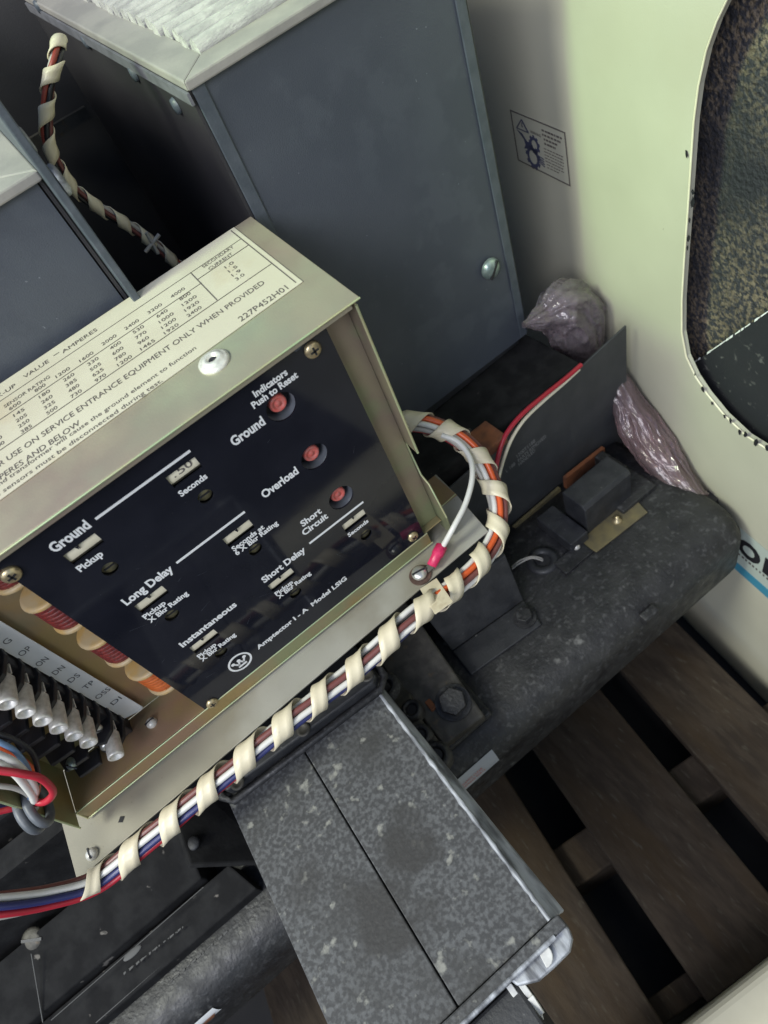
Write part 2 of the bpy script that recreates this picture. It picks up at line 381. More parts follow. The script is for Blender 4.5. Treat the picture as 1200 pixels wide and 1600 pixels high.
# lower dark sheet, leaning forward inside the opening, with a chalky edge line
ln = [PN(1050, 590, wn, wp0 - wn*.030), PN(1210, 480, wn, wp0 - wn*.030)]
lnx = ln[1] + (ln[1]-ln[0])*3
a0 = ln[0] - (ln[1]-ln[0])*.6
mb = MB(); mb.prism([a0, lnx, lnx - Z*1.2, a0 - Z*.8], -wn*.004); mb.build('inner_sheet', 'lining', mach)
mb = MB()
for i in range(34):
    t = .12 + .9*i/34 + random.uniform(0,.01); c = ln[0].lerp(ln[1], t) + wn*.001; d = (ln[1]-ln[0]).normalized()
    if random.random() < .8:
        L = random.uniform(.002,.006); h = random.uniform(.0006,.0018); mb.prism([c - d*L - Z*h, c + d*L - Z*h, c + d*L + Z*h, c - d*L + Z*h], wn*.0006)
mb.build('chalk_line', 'white', mach)

# warning decal on the wall
dq = [WP(800,172), WP(887,214), WP(893,297), WP(810,250)]
tl, tr, br, bl = dq; du = (tr-tl); du.normalize(); W_ = ((tr-tl).length + (br-bl).length)/2; H_ = ((tl-bl).length + (tr-br).length)/2
dv = Z.copy(); du = -wd.copy()
D0 = Vector(bl)
def DP(a, b, off=.0006): return D0 + du*(a*W_) + dv*(b*H_) + wn*off
M['decalbg'] = mat('decal_film', (.46,.45,.37), rough=.45)
mb = MB(); mb.prism([DP(0,0,.0001), DP(1,0,.0001), DP(1,1,.0001), DP(0,1,.0001)], wn*.0003)
decal = mb.build('warning_decal', 'decalbg', mach, label='small rectangular warning decal with black frame and gear pictogram')
def dpoly(mb, pts): mb.prism([DP(*p) for p in pts], wn*.0003)
mb = MB(); t = .018
for q in ([(0,0),(1,0),(1,t*1.3),(0,t*1.3)], [(0,1-t*1.3),(1,1-t*1.3),(1,1),(0,1)], [(0,t*1.3),(t,t*1.3),(t,1-t*1.3),(0,1-t*1.3)], [(1-t,t*1.3),(1,t*1.3),(1,1-t*1.3),(1-t,1-t*1.3)]): dpoly(mb, q)
mb.build('frame', 'ink', decal)
mb = MB()
M['decalblue'] = mat('decal_navy', (.06,.065,.12), rough=.5)
dpoly(mb, [(.08,.70),(.20,.90),(.22,.90),(.10,.70)]); dpoly(mb, [(.32,.70),(.22,.90),(.20,.88),(.29,.70)]); dpoly(mb, [(.08,.68),(.32,.68),(.32,.70),(.08,.70)]); dpoly(mb, [(.195,.75),(.21,.75),(.21,.84),(.195,.84)])
def ring(mb, cx, cy, r, rr, teeth=9):
    n = teeth*4
    for i in range(n):
        a = 2*math.pi*i/n; b = 2*math.pi*(i+1)/n; ro = r*(1.22 if i % 4 < 2 else 1)
        asp = W_/H_
        dpoly(mb, [(cx+rr*math.cos(a), cy+rr*math.sin(a)*asp), (cx+ro*math.cos(a), cy+ro*math.sin(a)*asp), (cx+ro*math.cos(b), cy+ro*math.sin(b)*asp), (cx+rr*math.cos(b), cy+rr*math.sin(b)*asp)])
ring(mb, .40, .50, .085, .05); ring(mb, .34, .23, .115, .075)
dpoly(mb, [(.08,.66),(.18,.62),(.26,.50),(.33,.50),(.36,.40),(.44,.38),(.40,.30),(.34,.36),(.26,.36),(.18,.33),(.22,.42),(.20,.52)])
for k in range(4): dpoly(mb, [(.42,.33-.035*k),(.56,.30-.05*k),(.55,.28-.05*k),(.42,.31-.035*k)])
mb.build('pictogram', 'decalblue', decal)
mb = MB()
dU = du
write(mb, '경 고', DP(.36,.80,0), du, dv, W_*.18, H_*.09, wn, .0007) if False else write(mb, 'WARNING', DP(.35,.71,0), du, dv, W_*.20, H_*.05, wn, .0007)
for i, (yy, x0, x1) in enumerate([(.86,.58,.93),(.78,.58,.90),(.70,.60,.84),(.62,.60,.80),(.52,.58,.92),(.46,.58,.92),(.40,.58,.92),(.34,.58,.92),(.28,.58,.90),(.22,.60,.92),(.16,.60,.82)]):
    x = x0
    while x < x1:                                              # rows too small to read in the photograph
        L = random.uniform(.02,.05); h = .035 if i < 4 else .014
        dpoly(mb, [(x,yy-h*.5),(min(x+L,x1),yy-h*.5),(min(x+L,x1),yy+h*.5),(x,yy+h*.5)]); x += L + random.uniform(.008,.02)
mb.build('lettering', 'ink', decal)

# name decal near the floor: white ground lines, letters OR, small print, blue stripe
nd = MB(); a = WP(1128,866); z0 = a.z; s0 = sz(a)[0]
M['decalpale'] = mat('pale_decal_ground', (.42,.48,.44), rough=.5)
zt = WP(1180,862).z
def NP(s, z, off=.0006): return wl(s, z) + wn*off
mb = MB(); zb = WP(1170,905).z; 
h = (WP(1170,888).z - WP(1170,905).z)
sL = s0 + .05; sR = s0 - .35
def strip(mb, zl, zh, off=.0004): mb.prism([NP(sL, zl, off), NP(sR, zl, off), NP(sR, zh, off), NP(sL, zh, off)], wn*.0003)
zb = WP(1170,907).z; zc = WP(1170,894).z; zo0 = WP(1170,874).z
mb = MB(); strip(mb, zb-.002, WP(1170,836).z, .0001); nmd = mb.build('name_decal', 'decalpale', mach, label='pale name decal low on the wall with blue stripe and black letters OR')
mb = MB(); strip(mb, zb, zc, .0006); mb.build('blue_stripe', 'vinylblue', nmd)
mb = MB()
pO = WP(1152,855); pO2 = WP(1193,868)
sO = sz(WP(1153,848))[0]; sO2 = sz(WP(1191,868))[0]
zlo = WP(1170,872).z; zhi = WP(1170,845).z
for ch, s_, w_ in (('F', sO+.04, .8), ('O', sO, 1), ('R', sO2-.006, .9)):
    mb = MB(); write(mb, ch, NP(s_, zlo, 0), -wd, Z, abs(sO-sO2)*w_, (zhi-zlo)*.86, wn, .0012, .05); mb.build('letter', 'black', nmd)
mb = MB()
zz = zlo - .008
for i in range(60):
    s_ = s0 + .04 - i*.0062; L = random.uniform(.002,.005); mb.prism([NP(s_, zz-.0022,.0009), NP(s_-L, zz-.0022,.0009), NP(s_-L, zz+.0018,.0009), NP(s_, zz+.0018,.0009)], wn*.0003)
mb.build('small_print', 'ink', nmd)

# cream case at the lower right, beyond the pallet end
cs = root('storage_case', (.2, -.6, -1.25), 'cream case corner with a soft rounded edge beyond the end of the pallet', 'case')
mb = MB(); c0 = P(1040,1606,'z',-1.04); cx_ = Vector((math.cos(R(5.7)), -math.sin(R(5.7)), 0)); cy_ = Vector((-cx_.y, cx_.x, 0))
c0 = P(1195,1503,'z',-1.02)
mb.prism([c0 - cx_*.22, c0 + cx_*.22, c0 + cx_*.22 - cy_*.16, c0 - cx_*.22 - cy_*.16], -Z*.23)
M['case'] = mat('cream_case_paint', (.66,.62,.47), (.6,.56,.42), 12, .5)
mb.build('case_body', 'case', cs, bevel=.012, seg=4)

# ================================================================== BREAKER FRAME
bf = root('circuit_breaker_frame', (0, .1, -1.10), 'black dusty circuit breaker truck frame standing on the wooden pallet', 'circuit breaker')
RZ, RY, RR = -.775, -.150, .040    # rail top, front face, fillet radius
def rail_profile():
    pts = [(.10, RZ), (.02, RZ)]
    pts += [(RY + RR - RR*math.sin(a), RZ - RR + RR*math.cos(a)) for a in [R(9*i) for i in range(11)]]
    pts += [(RY, -.868), (RY+.012, -.880), (.10, -.880)]
    return pts
def rail(x0, x1, endr):
    pr = rail_profile(); mb = MB(); xs = [x0 + (x1-x0)*i/60 for i in range(61)]
    # rounded right end: the profile shrinks towards the end
    for i in range(1, 9):
        a = R(90*i/8); xs.append(x1 + endr*math.sin(a))
    vs = []
    for k, x in enumerate(xs):
        sh = 0
        if k > 60: a = R(90*(k-60)/8); sh = endr*(1-math.cos(a))*.8
        for (y, z) in pr:
            yy = y + (sh if y < 0 else 0)*1.0; zz = z - (sh*.5 if z > -.8 else 0)
            vs.append((x, yy, zz))
    n = len(pr)
    mb.add(vs, [(i*n+j, i*n+(j+1) % n, (i+1)*n+(j+1) % n, (i+1)*n+j) for i in range(len(xs)-1) for j in range(n)], True)
    mb.add(vs[-n:], [list(range(n))]); mb.add(vs[:n], [list(range(n))[::-1]])
    return mb
rail(-.95, .452, .03).build('base_rail', 'rail', bf)
mb = MB(); mb.box(-.9,.46,.102,.75,-.88,-.79); mb.box(-.9,.45,.06,.74,-1.10,-.8815); mb.build('base_pan', 'deck', bf)
# small cast nib on the rail front
mb = MB(); c = P(1018,965,'y',RY); mb.box(c.x-.012,c.x+.012,RY-.002,RY+.01,c.z-.006,c.z+.01); mb.build('cast_nib', 'rail', bf, bevel=.002)
# upper deck carrying the arc chutes
mb = MB(); mb.box(-.9,.44,.085,.75,-.66,-.60); mb.box(-.9,.43,.10,.7,-.79,-.6605); mb.build('moulded_deck', 'deck', bf, bevel=.004)
mb = MB(); mb.prism([P(640,642,'z',-.599), P(806,520,'z',-.599), P(812,536,'z',-.599)+Z*0, P(650,668,'z',-.599)], Z*.02); mb.build('deck_lip', 'blackm', bf, bevel=.003)
mb = MB(); p = P(757,695,'z',-.598); mb.box(p.x-.012,p.x+.022,p.y-.02,p.y+.02,-.5995,-.585); mb.build('wooden_shim', 'rust', bf, bevel=.002)
# folded black bracket with bolt
def quad3(p): return [Vector(q) for q in p]
A_ = P(662,958,'z',-.690); B_ = P(790,868,'z',-.690); C_ = P(818,938,'z',-.768); D_ = P(718,1030,'z',-.768)
E_ = P(846,975,'z',-.770); F_ = P(743,1062,'z',-.770); D_ = C_ + (A_-B_)*((D_-C_).length/(A_-B_).length); F_ = E_ + (A_-B_)*((F_-E_).length/(A_-B_).length); A2 = P(612,900,'z',-.690); B2 = P(742,806,'z',-.690)
mb = MB()
mb.prism([A2, B2, B_, A_], Z*-.004); mb.prism([A_, B_, C_, D_], Vector((0,.004,-.001))); mb.prism([D_, C_, E_, F_], Z*-.004)
br_ = mb.build('folded_bracket', 'blackm', bf, bevel=.0012, label='folded black bracket with a bolted foot on the rail')
mb = MB(); p = P(752,955,'y',(A_.y+D_.y)/2-.003); mb.cyl(p, p + Vector((0,-.0012,0)), .0035); mb.build('bracket_hole', 'black', br_)
hex_bolt('hex_bolt', P(820,966,'z',-.769), Z, .011, .012, 'rail', br_)
# sloping bar with large hex bolt
b0 = P(757,1118,'z',-.748); b1 = P(693,1165,'z',-.748); t0 = P(610,905,'z',-.690); t1 = P(535,960,'z',-.690)
mb = MB(); mb.prism([b0, b1, t1, t0], Z*-.014); bar = mb.build('clamp_bar', 'steel', bf, bevel=.0025)
nb = (b1-b0).cross(t0-b0).normalized(); nb = nb if nb.z > 0 else -nb
pb = PN(708, 1098, nb, b0 + nb*.0005); hex_bolt('hex_bolt', pb, nb, .0165, .016, 'rail', bf, 1.3)
mb = MB(); mb.box(-.01,.07,-.12,-.02,-.7745,-.765); mb.build('clamp_foot', 'rail', bf, bevel=.003)
# rusty tab beside the bolt, and linkage parts between handle casting and bar
mb = MB(); p = P(668,1095,'z',-.735); mb.box(p.x-.004,p.x+.004,p.y-.014,p.y+.012,-.75,-.733); mb.build('rusty_tab', 'rust', bf, bevel=.001)
def blob(name, px, pyy, z, r, sc, m='rail', seed=1):
    mb = MB(); mb.ball(P(px,pyy,'z',z), r, sc, 24, .35, seed, 2.2); return mb.build(name, m, bf)
mb = MB()
pts = [P(a,b,'z',-.715) for a,b in [(585,1035),(603,1060),(640,1082),(655,1120),(680,1150),(692,1180),(672,1200),(640,1160),(612,1120),(590,1090)]]
mb.prism(pts, Z*-.012); link = mb.build('linkage_plate', 'steel', bf, bevel=.002)
for (a, b, r) in ((600,1075,.020),(644,1110,.013),(657,1150,.014),(682,1182,.017)):
    mb = MB(); c = P(a,b,'z',-.712); mb.lathe(c, Z, [(-.01,r*.5),(.004,r*.5),(.006,r*.62),(.006,r*.85),(.001,r),(-.01,r)], 24); mb.build('collar', 'rail' if r < .02 else 'speckle', link)
    mb = MB(); mb.cyl(c - Z*.006, c + Z*.003, r*.45, n=20); mb.build('pin', 'black', link)
# long angle behind the bar
mb = MB(); mb.prism([P(596,985,'z',-.70), P(612,978,'z',-.70), P(672,1085,'z',-.74), P(660,1092,'z',-.74)], Z*-.02); mb.build('side_rib', 'steel', bf, bevel=.002)
# grommet with wires in the rail top, hole, corner block
c = P(848,876,'z',RZ); mb = MB(); mb.lathe(c, Z, [(-.001,.022),(.003,.021),(.004,.016),(.003,.011),(-.001,.010)], 28); mb.build('cable_grommet', 'blackm', bf)
mb = MB(); mb.cyl(c - Z*.001, c + Z*.001, .0102); mb.build('grommet_hole', 'black', bf)
c = P(1052,822,'z',RZ); mb = MB(); mb.cyl(c, c + Z*.0006, .0058); mb.build('bolt_hole', 'black', bf)
mb = MB(); c = P(1108,773,'z',-.80); mb.box(c.x-.005,c.x+.03,c.y-.010,c.y+.010,-.82,-.808); mb.build('end_lug', 'bluedark', bf, bevel=.002)
mb = MB(); c = P(1005,765,'z',RZ); mb.box(c.x-.05,c.x+.012,c.y-.012,c.y+.06,RZ+.0005,RZ+.010); mb.build('pad', 'rail', bf, bevel=.002)
# left lower mouldings
a = P(320,1385,'z',-.735); b = P(75,1592,'z',-.735)
mb = MB()
yt = .0
mb.prism([Vector((-.72,-.056,-.735)), Vector((-.305,-.056,-.735)), Vector((-.292,.006,-.70)), Vector((-.72,.006,-.70))], Z*-.05)
mb.build('moulded_cover', 'deck', bf, bevel=.002)
mb = MB(); mb.prism([(-.86,-.098,-.757),(-.262,-.098,-.757),(-.275,-.060,-.745),(-.86,-.060,-.745)], Z*-.025); mb.build('moulded_step', 'deck', bf, bevel=.002)
mb = MB(); mb.prism([(-.30,-.055,-.70),(-.235,-.09,-.757),(-.20,-.05,-.775),(-.20,.10,-.775),(-.285,.10,-.69)], Vector((.006,.0,.004))); mb.build('corner_web', 'deck', bf, bevel=.002)
mb = MB(); mb.box(-.95,-.24,.02,.05,-.775,-.60); mb.build('front_barrier', 'deck', bf)
pan_screw('slotted_screw', P(52,1467,'z',-.705), (0,-.5,1), .0125, 'steel', bf, 'one', .004)
mb = MB(); p0_ = P(50,1490,'z',-.699); p1_ = P(68,1597,'z',-.74)
mb.tube([p0_ + Z*.001, p1_ + Z*.001], .0007, 6); mb.build('edge_bead', 'scuff_highlight', bf)
p = P(302,1318,'z',-.70); mb = MB(); mb.ball(p, .008, (1,1,.5)); mb.build('rivet', 'blackm', bf)
mb = MB(); mb.tube([P(384,1393,'z',-.7565), P(150,1598,'z',-.7565)], .0006, 6); mb.build('step_highlight', 'scuff_highlight', bf)  # pale bead stands in for the highlight on the step edge
mb = MB(); mb.tube([P(318,1386,'z',-.7345), P(80,1594,'z',-.7345)], .0005, 6); mb.build('cover_edge', 'scuff_highlight', bf)  # highlight along the moulded cover's edge, laid on as a pale bead
p = P(207,1489,'y',-.0975); mb = MB(); mb.ball(p, .011, (1,.35,.15)); mb.build('worn_spot', 'scuff_highlight', bf)
# chalk scuffs on the step
mb = MB()
for (x0,y0,x1,y1,k) in ((195,1520,290,1445,16),(265,1535,355,1455,14)):
    for i in range(k):
        t = (i + random.random()*.8)/k; px_ = x0+(x1-x0)*t; py_ = y0+(y1-y0)*t
        c = P(px_, py_, 'z', -.7445 if k == 16 else -.7742); L = random.uniform(.0006,.0028); h = random.uniform(.0003,.0009)
        mb = MB(); mb.prism([c + X*L + Y*h, c - X*L + Y*h, c - X*L - Y*h*2, c + X*L - Y*h], Z*.0003); mb.build('scuff', 'scuff_highlight', bf)

# dark back wall of the breaker and side sheets between the chutes
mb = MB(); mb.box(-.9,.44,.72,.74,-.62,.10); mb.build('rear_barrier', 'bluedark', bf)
mb = MB(); c = P(90,190,'y',.70); mb.prism([P(15,232,'y',.70), P(130,165,'y',.70), P(142,182,'y',.70), P(28,250,'y',.70)], Y*-.01); mb.build('cross_bar', 'steel', bf)

# dusty rail label with red print, on the rail fillet
def railpt(x, t):     # t: angle on the fillet (0 top .. 90 front)
    return Vector((x, RY + RR - RR*math.sin(R(t)), RZ - RR + RR*math.cos(R(t))))
def rail_patch(px, pyy):
    best = None
    for k in range(0, 900):
        t = k/10
        n = Vector((0, -math.sin(R(t)), math.cos(R(t)))); q = PN(px, pyy, n, railpt(0, t))
        d = (q - railpt(q.x, t)).length
        if best is None or d < best[0]: best = (d, q.x, t)
    return best[1], best[2]
x1_, ta = rail_patch(768,1170); x2_, tb = rail_patch(783,1193); x3_, tc_ = rail_patch(716,1250); x4_, td = rail_patch(703,1226)
def patch(name, xa, xb, ta, tb, material, **kw):
    mb = MB(); n = 8; vs = []
    for i in range(n+1):
        t = ta + (tb-ta)*i/n; nrm = Vector((0,-math.sin(R(t)),math.cos(R(t))))
        for x in (xa, xb): vs.append(railpt(x, t) + nrm*.0012)
    mb.add(vs, [(2*i,2*i+2,2*i+3,2*i+1) for i in range(n)], True)
    return mb.build(name, material, **kw)
lab = patch('rail_label', min(x3_,x4_)-.006, (x1_+x2_)/2, ta, tb, 'silverlabel', parent=bf, label='narrow silver label with two lines of tiny red print on the rail')
mb = MB(); xs0 = min(x3_,x4_) + .004
for row, t in ((0, ta + (tb-ta)*.52), (1, ta + (tb-ta)*.74)):
    nrm = Vector((0,-math.sin(R(t)),math.cos(R(t)))); v = Vector((0, math.cos(R(t)), math.sin(R(t))))
    write(mb, 'KEEP HANDS CLEAR' if row == 0 else 'OF MOVING PARTS', railpt(xs0 + .002*row, t), X, v, .042, .0032, nrm, .002, .0)
mb.build('lettering', 'redink', lab)
xa, t1_ = rail_patch(350,1577); xb, t2_ = rail_patch(300,1592)
stk = patch('corner_label', -.40, xa, t1_-12, t1_+26, 'white', parent=bf, label='white label with blue and orange print at the lower left rail')
mb = MB(); t = t1_+4; nrm = Vector((0,-math.sin(R(t)),math.cos(R(t)))); v = Vector((0, math.cos(R(t)), math.sin(R(t))))
mb.prism([railpt(xa-.005,t)+nrm*.002, railpt(xa-.03,t)+nrm*.002, railpt(xa-.036,t+16)+nrm*.002, railpt(xa-.012,t+16)+nrm*.002], nrm*.0004)
mb.build('orange_print', 'rust', stk)
mb = MB(); write(mb, 'K', railpt(xa-.052, t+10), X, v, .016, .016, nrm, .0025, .03); mb.build('blue_print', 'wnavy', stk)

# ================================================================== ARC CHUTES
WFS = (.030, .030)
def chute(name, label, x0, x1, y0, y1, zt, zb, rise, lbl):
    r = root(name, ((x0+x1)/2, (y0+y1)/2, zb), label, 'arc chute', 'arc chutes on the breaker deck')
    zr = zt + (y1-y0)*rise
    # front panel
    mb = MB(); mb.box(x0+.0015, x1-.0015, y0+.002, y0+.006, zb, zt-.004); mb.build('front_panel', 'blue', r)
    # side flanges (narrow bent strips at each side of the face)
    for xa_, xb_ in ((x0, x0+.012), (x1-.011, x1))[:2*lbl]:
        mb = MB(); mb.box(xa_, xb_, y0-.0005, y0+.0018, zb+.002, zt-.006); mb.build('flange', 'blueedge', r, bevel=.0008)
    # side walls
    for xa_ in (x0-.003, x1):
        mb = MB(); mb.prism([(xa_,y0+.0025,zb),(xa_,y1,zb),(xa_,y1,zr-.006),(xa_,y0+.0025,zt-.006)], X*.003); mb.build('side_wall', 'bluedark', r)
    # grey rim frame around the top
    def tp(x, y, dz=0): return Vector((x, y, zt + (y-y0)*rise + dz))
    wf, ws = WFS
    mb = MB()
    for q in ([(x0-.004,y0-.004),(x1+.004,y0-.004),(x1-ws,y0+wf),(x0+ws,y0+wf)], [(x0-.004,y0-.004),(x0+ws,y0+wf),(x0+ws,y1-wf),(x0-.004,y1)], [(x1+.004,y0-.004),(x1+.004,y1),(x1-ws,y1-wf),(x1-ws,y0+wf)]):
        mb.prism([tp(*p) for p in q], Z*-.008)
    mb.build('top_rim', 'rim', r, bevel=.0015)
    mb = MB(); mb.prism([tp(x0-.006,y0-.003,-.0085), tp(x0-.006,y1,-.0085), tp(x0-.0035,y1,-.0085), tp(x0-.0035,y0-.003,-.0085)], Z*-.009); mb.build('side_band', 'bandm', r)
    # white fibre rolls
    k = 0; y = y0 + wf + .004
    while y < y1 - wf - .01:
        mb = MB(); pts = []; rad = []
        xx = x0 + ws - .002 + random.uniform(-.002,.002)
        while xx < x1 - ws:
            pts.append(tp(xx, y + 0.0002*noise.noise(Vector((xx*40, k, 0))), .001 + 0.0006*noise.noise(Vector((xx*12, k, 5))))); rad.append(.0084*(1 + .035*noise.noise(Vector((xx*130, k, 9))))); xx += .0022
        mb.tube(pts, .007, 12, radii=rad); mb.build('fibre_roll', 'rope', r); y += .0205; k += 1
    mb = MB(); mb.prism([tp(x0+.02,y0+.02,-.012), tp(x1-.02,y0+.02,-.012), tp(x1-.02,y1-.02,-.012), tp(x0+.02,y1-.02,-.012)], Z*-.003); mb.build('fibre_backing', 'rim', r)
    return r, tp
c1, tp1 = chute('arc_chute', 'blue grey arc chute with white fibre top, the taller one right of the trip unit', .160, .428, .17, .66, P(285,125,'y',.17).z, -.585, .09, 1)
pan_screw('slotted_screw', P(765,419,'y',.1695), (0,-1,0), .0125, 'glaze', c1, 'one', .009)
for (a, b) in ((276,165),(210,115),(135,65),(60,10)):
    q = P(a, b, 'x', .1565); mb = MB(); mb.lathe(q, (-1,0,0), [(0,.007),(.003,.006),(.004,0)], 14); mb.build('bolt_head', 'blueedge', c1)
c2, tp2 = chute('arc_chute', 'arc chute with blue black face at the left edge, above the data plate', -.245, .0215, .17, .66, -.136, -.585, .09, 0)
# raised end plate on the right of the left chute
mb = MB()
q = [P(0,172,'y',.155), P(0,195,'y',.155)]
xx = .0255
za = P(0,175,'x',xx); zb_ = P(212,462,'x',xx)
mb.box(.0255, .0325, .150, .67, -.60, -.06); ep = mb.build('end_plate', 'blueedge', c2, bevel=.0012)
for (a, b) in ((37,222),(90,283)):
    q = P(a, b, 'x', .033); mb = MB(); mb.lathe(q, (1,0,0), [(0,.012),(.003,.012),(.005,.009),(.0055,0)], 20); mb.build('bolt_head', 'worn', ep)

# ================================================================== TRIP UNIT
tu = root('trip_unit', (-.08, .03, -.585), 'gold zinc trip unit with glossy black settings panel and cream data plate', 'trip unit')
cs_ = .10   # cover slope
def cz(y): return -.2665 + (y + .012)*cs_
cn = Vector((0, -cs_, 1)).normalized(); cp0 = Vector((0, 0, cz(0))); cv_ = Vector((0, 1, cs_)).normalized()
def CP(px, pyy, off=0): return PN(px, pyy, cn, cp0 + cn*off)
# cover
mb = MB(); x0, x1 = -.335, .155
mb.prism([(x0,-.012,cz(-.012)),(x1,-.012,cz(-.012)),(x1,.163,cz(.163)),(x0,.163,cz(.163))], Z*-.0018)
mb.prism([(x0,-.012,cz(-.012)-.0019),(x1-.008,-.012,cz(-.012)-.0019),(x1-.008,-.0105,cz(-.012)-.0019),(x0,-.0105,cz(-.012)-.0019)], Z*-.004)
cover = mb.build('cover', 'gold', tu, bevel=.0006)
M['covermat'] = mat('cover_chromate', (.37,.325,.245), (.34,.27,.22), 16, .38, .55, .45, .12, 500, third=(.38,.40,.28), tscale=8, tlo=.52, thi=.7)
cover.data.materials[0] = M['covermat']
mb = MB(); mb.tube([(x0,-.0128,cz(-.012)-.0008),(x1,-.0128,cz(-.012)-.0008)], .0009, 6); mb.build('cover_edge', 'goldedge', cover)
c = CP(335,566); mb = MB(); mb.lathe(c, cn, [(0,.0125),(.0015,.0125),(.003,.0105),(.0032,.0085),(.0045,.0075),(.005,.0045),(.002,.0035),(.001,.0)], 32); rv = mb.build('rivet', 'lug', cover)
mb = MB(); mb.cyl(c + cn*.0012, c + cn*.0028, .0033); mb.build('rivet_hole', 'black', rv)
# data plate
mb = MB()
dTR = CP(373,356); dBR = CP(474,441)
yr, yf = .1615, dBR.y
yl_ = yf + (CP(0,783).y - yf)*(x0 - dBR.x)/(CP(0,783).x - dBR.x)
mb.prism([(x0+.001,yl_,cz(yl_)),( dBR.x,yf,cz(yf)),(dBR.x,yr,cz(yr)),(x0+.001,yr,cz(yr))], cn*.0012)
dpl = mb.build('data_plate', 'label', tu, bevel=.0008)
mb = MB(); mb.prism([(dBR.x-.0052,yf+.003,cz(yf+.003)+.0013),(dBR.x-.0044,yf+.003,cz(yf+.003)+.0013),(dBR.x-.0044,yr-.003,cz(yr-.003)+.0013),(dBR.x-.0052,yr-.003,cz(yr-.003)+.0013)], cn*.0003)
def cline(a, b, w):
    p, q = CP(*a, .0014), CP(*b, .0014); d = (q-p).normalized(); s_ = d.cross(cn)*w
    mb.prism([p+s_, q+s_, q-s_, p-s_], cn*.0002)
cline((-40,714),(372,371),.0003) if False else None
def hline(px, pyy, xl, xr, w=.0003):      # a printed rule along x through the given picture point
    p = CP(px, pyy, .0014); mb.prism([(xl,p.y-w,p.z-w*cs_),(xr,p.y-w,p.z-w*cs_),(xr,p.y+w,p.z+w*cs_),(xl,p.y+w,p.z+w*cs_)], cn*.0002)
xr_ = dBR.x-.0055
hline(150,526,-.33,xr_, .0002); sep = CP(297.5,426).x
hline(391,381,sep,xr_); hline(310,450,-.33,sep,.00025) if False else None
hline(304,443,-.33,sep) if False else None
hline(150,554,-.33,sep,.00025); hline(190,573,-.33,xr_)
mb.prism([CP(297.5,426,.0014)-X*.0004, CP(297.5,426,.0014)+X*.0004, CP(339,469,.0014)+X*.0004, CP(339,469,.0014)-X*.0004], cn*.0002)
def ctext(t, a, b, cap, bold=.0):
    p = CP(*a, .0013); q = CP(*b, .0013); dy = (q.y-p.y)/2; p.y += dy; p.z += dy*cs_; write(mb, t, p, X, cv_, q.x-p.x, cap, cn, .0002, bold)
ctext('GROUND', (-78,672), (-31,639), .0050, 0)
ctext('PICK-UP', (-23,637), (25,603), .0050, 0)
ctext('VALUE', (38,592), (77,566), .0050, 0); ctext('-', (84,558), (93,552), .0050, .0); ctext('AMPERES', (98,552), (153,517), .0050, 0)
ctext('SENSOR RATING', (7,637), (79,591), .0042)
for t, a, b in (('600',(15,642),(33,630)),('800',(55,613),(72,603)),('1200',(88,591),(110,577)),('1600',(125,566),(147,553)),('2000',(160,540),(183,526)),('2400',(196,516),(218,502)),('3200',(232,491),(254,477)),('4000',(268,466),(290,452))):
    ctext(t, a, b, .0042)
cols = [((-21,678),('115','165','200','300')),((22,652),('145','205','250','385')),((62,623),('180','260','325','500')),((100,597),('260','385','480','730')),((138,572),('330','505','625','970')),((173,547),('400','600','780','1200')),((209,522),('530','770','960','1465')),((246,497),('640','1000','1200','1920')),((282,470),('800','1200','1920','2400'))]
for (a, b), rows in cols:
    for i, t in enumerate(rows):
        p = (a + 3.9*i, b + 8.6*i); n_ = len(t); ctext(t, p, (p[0] + 5.6*n_, p[1] - 3.6*n_), .0042)
ctext('SECONDARY', (319,420), (365,386), .0042); ctext('CURRENT', (328,422.5), (364,397.5), .0042)
for i, t in enumerate(('1.0','1.5','1.9','3.0')): ctext(t, (353+5.6*i, 420+6.3*i), (366+5.6*i, 411+6.3*i), .0042)
ctext('FOR USE ON SERVICE ENTRANCE EQUIPMENT ONLY WHEN PROVIDED', (-17,747), (411,440), .0062, .0)
ctext('ON SYSTEMS OF 1000 AMPERES AND BELOW', (-170,872), (125,661), .0062, .0)
ctext('227P452H01', (378,504), (450,450), .0068, .0)
ctext('interruption of the ground transformer will cause the ground element to function', (-140,860), (305,543), .0046, .0)
ctext('at its pickup value.  All sensors must be disconnected during test.', (-140,877), (252,593), .0046, .0)
mb.build('lettering', 'ink', dpl)
# housing sheet metal
mb = MB(); mb.box(-.322,.1495,.051,.0528,-.5625,-.272); mb.build('back_plate', 'gold', tu)
mb = MB(); mb.prism([(-.3225,-.0175,-.5625),(-.3225,.0525,-.5625),(-.3225,.0525,-.272),(-.3225,-.0105,-.272),(-.3225,-.0175,-.42)], X*-.0016); mb.build('left_flange', 'gold', tu)
mb = MB(); mb.tube([(-.3233,-.0180,-.5645),(-.3233,-.0180,-.5008)],.0010,6); mb.tube([(-.3233,-.0180,-.480),(-.3233,-.0180,-.40)],.0010,6); mb.build('flange_edge', 'goldedge', tu)
mb = MB(); mb.box(-.3225,.1495,.0,.0508,-.5645,-.563); mb.prism([(-.3225,-.001,-.563),(.128,-.001,-.563),(.128,-.001,-.5805),(-.3225,-.001,-.5805)], Y*-.0015); mb.build('bottom_tray', 'gold', tu, bevel=.0004)
mb = MB(); mb.tube([(-.3225,-.0018,-.5632),(.128,-.0018,-.5632)],.0009,6); mb.tube([(-.3225,-.003,-.5812),(.129,-.003,-.5812)],.0009,6); mb.tube([(-.3225,-.0018,-.5632),(-.3225,-.003,-.5812)],.0009,6); mb.build('tray_edge', 'goldedge', tu)
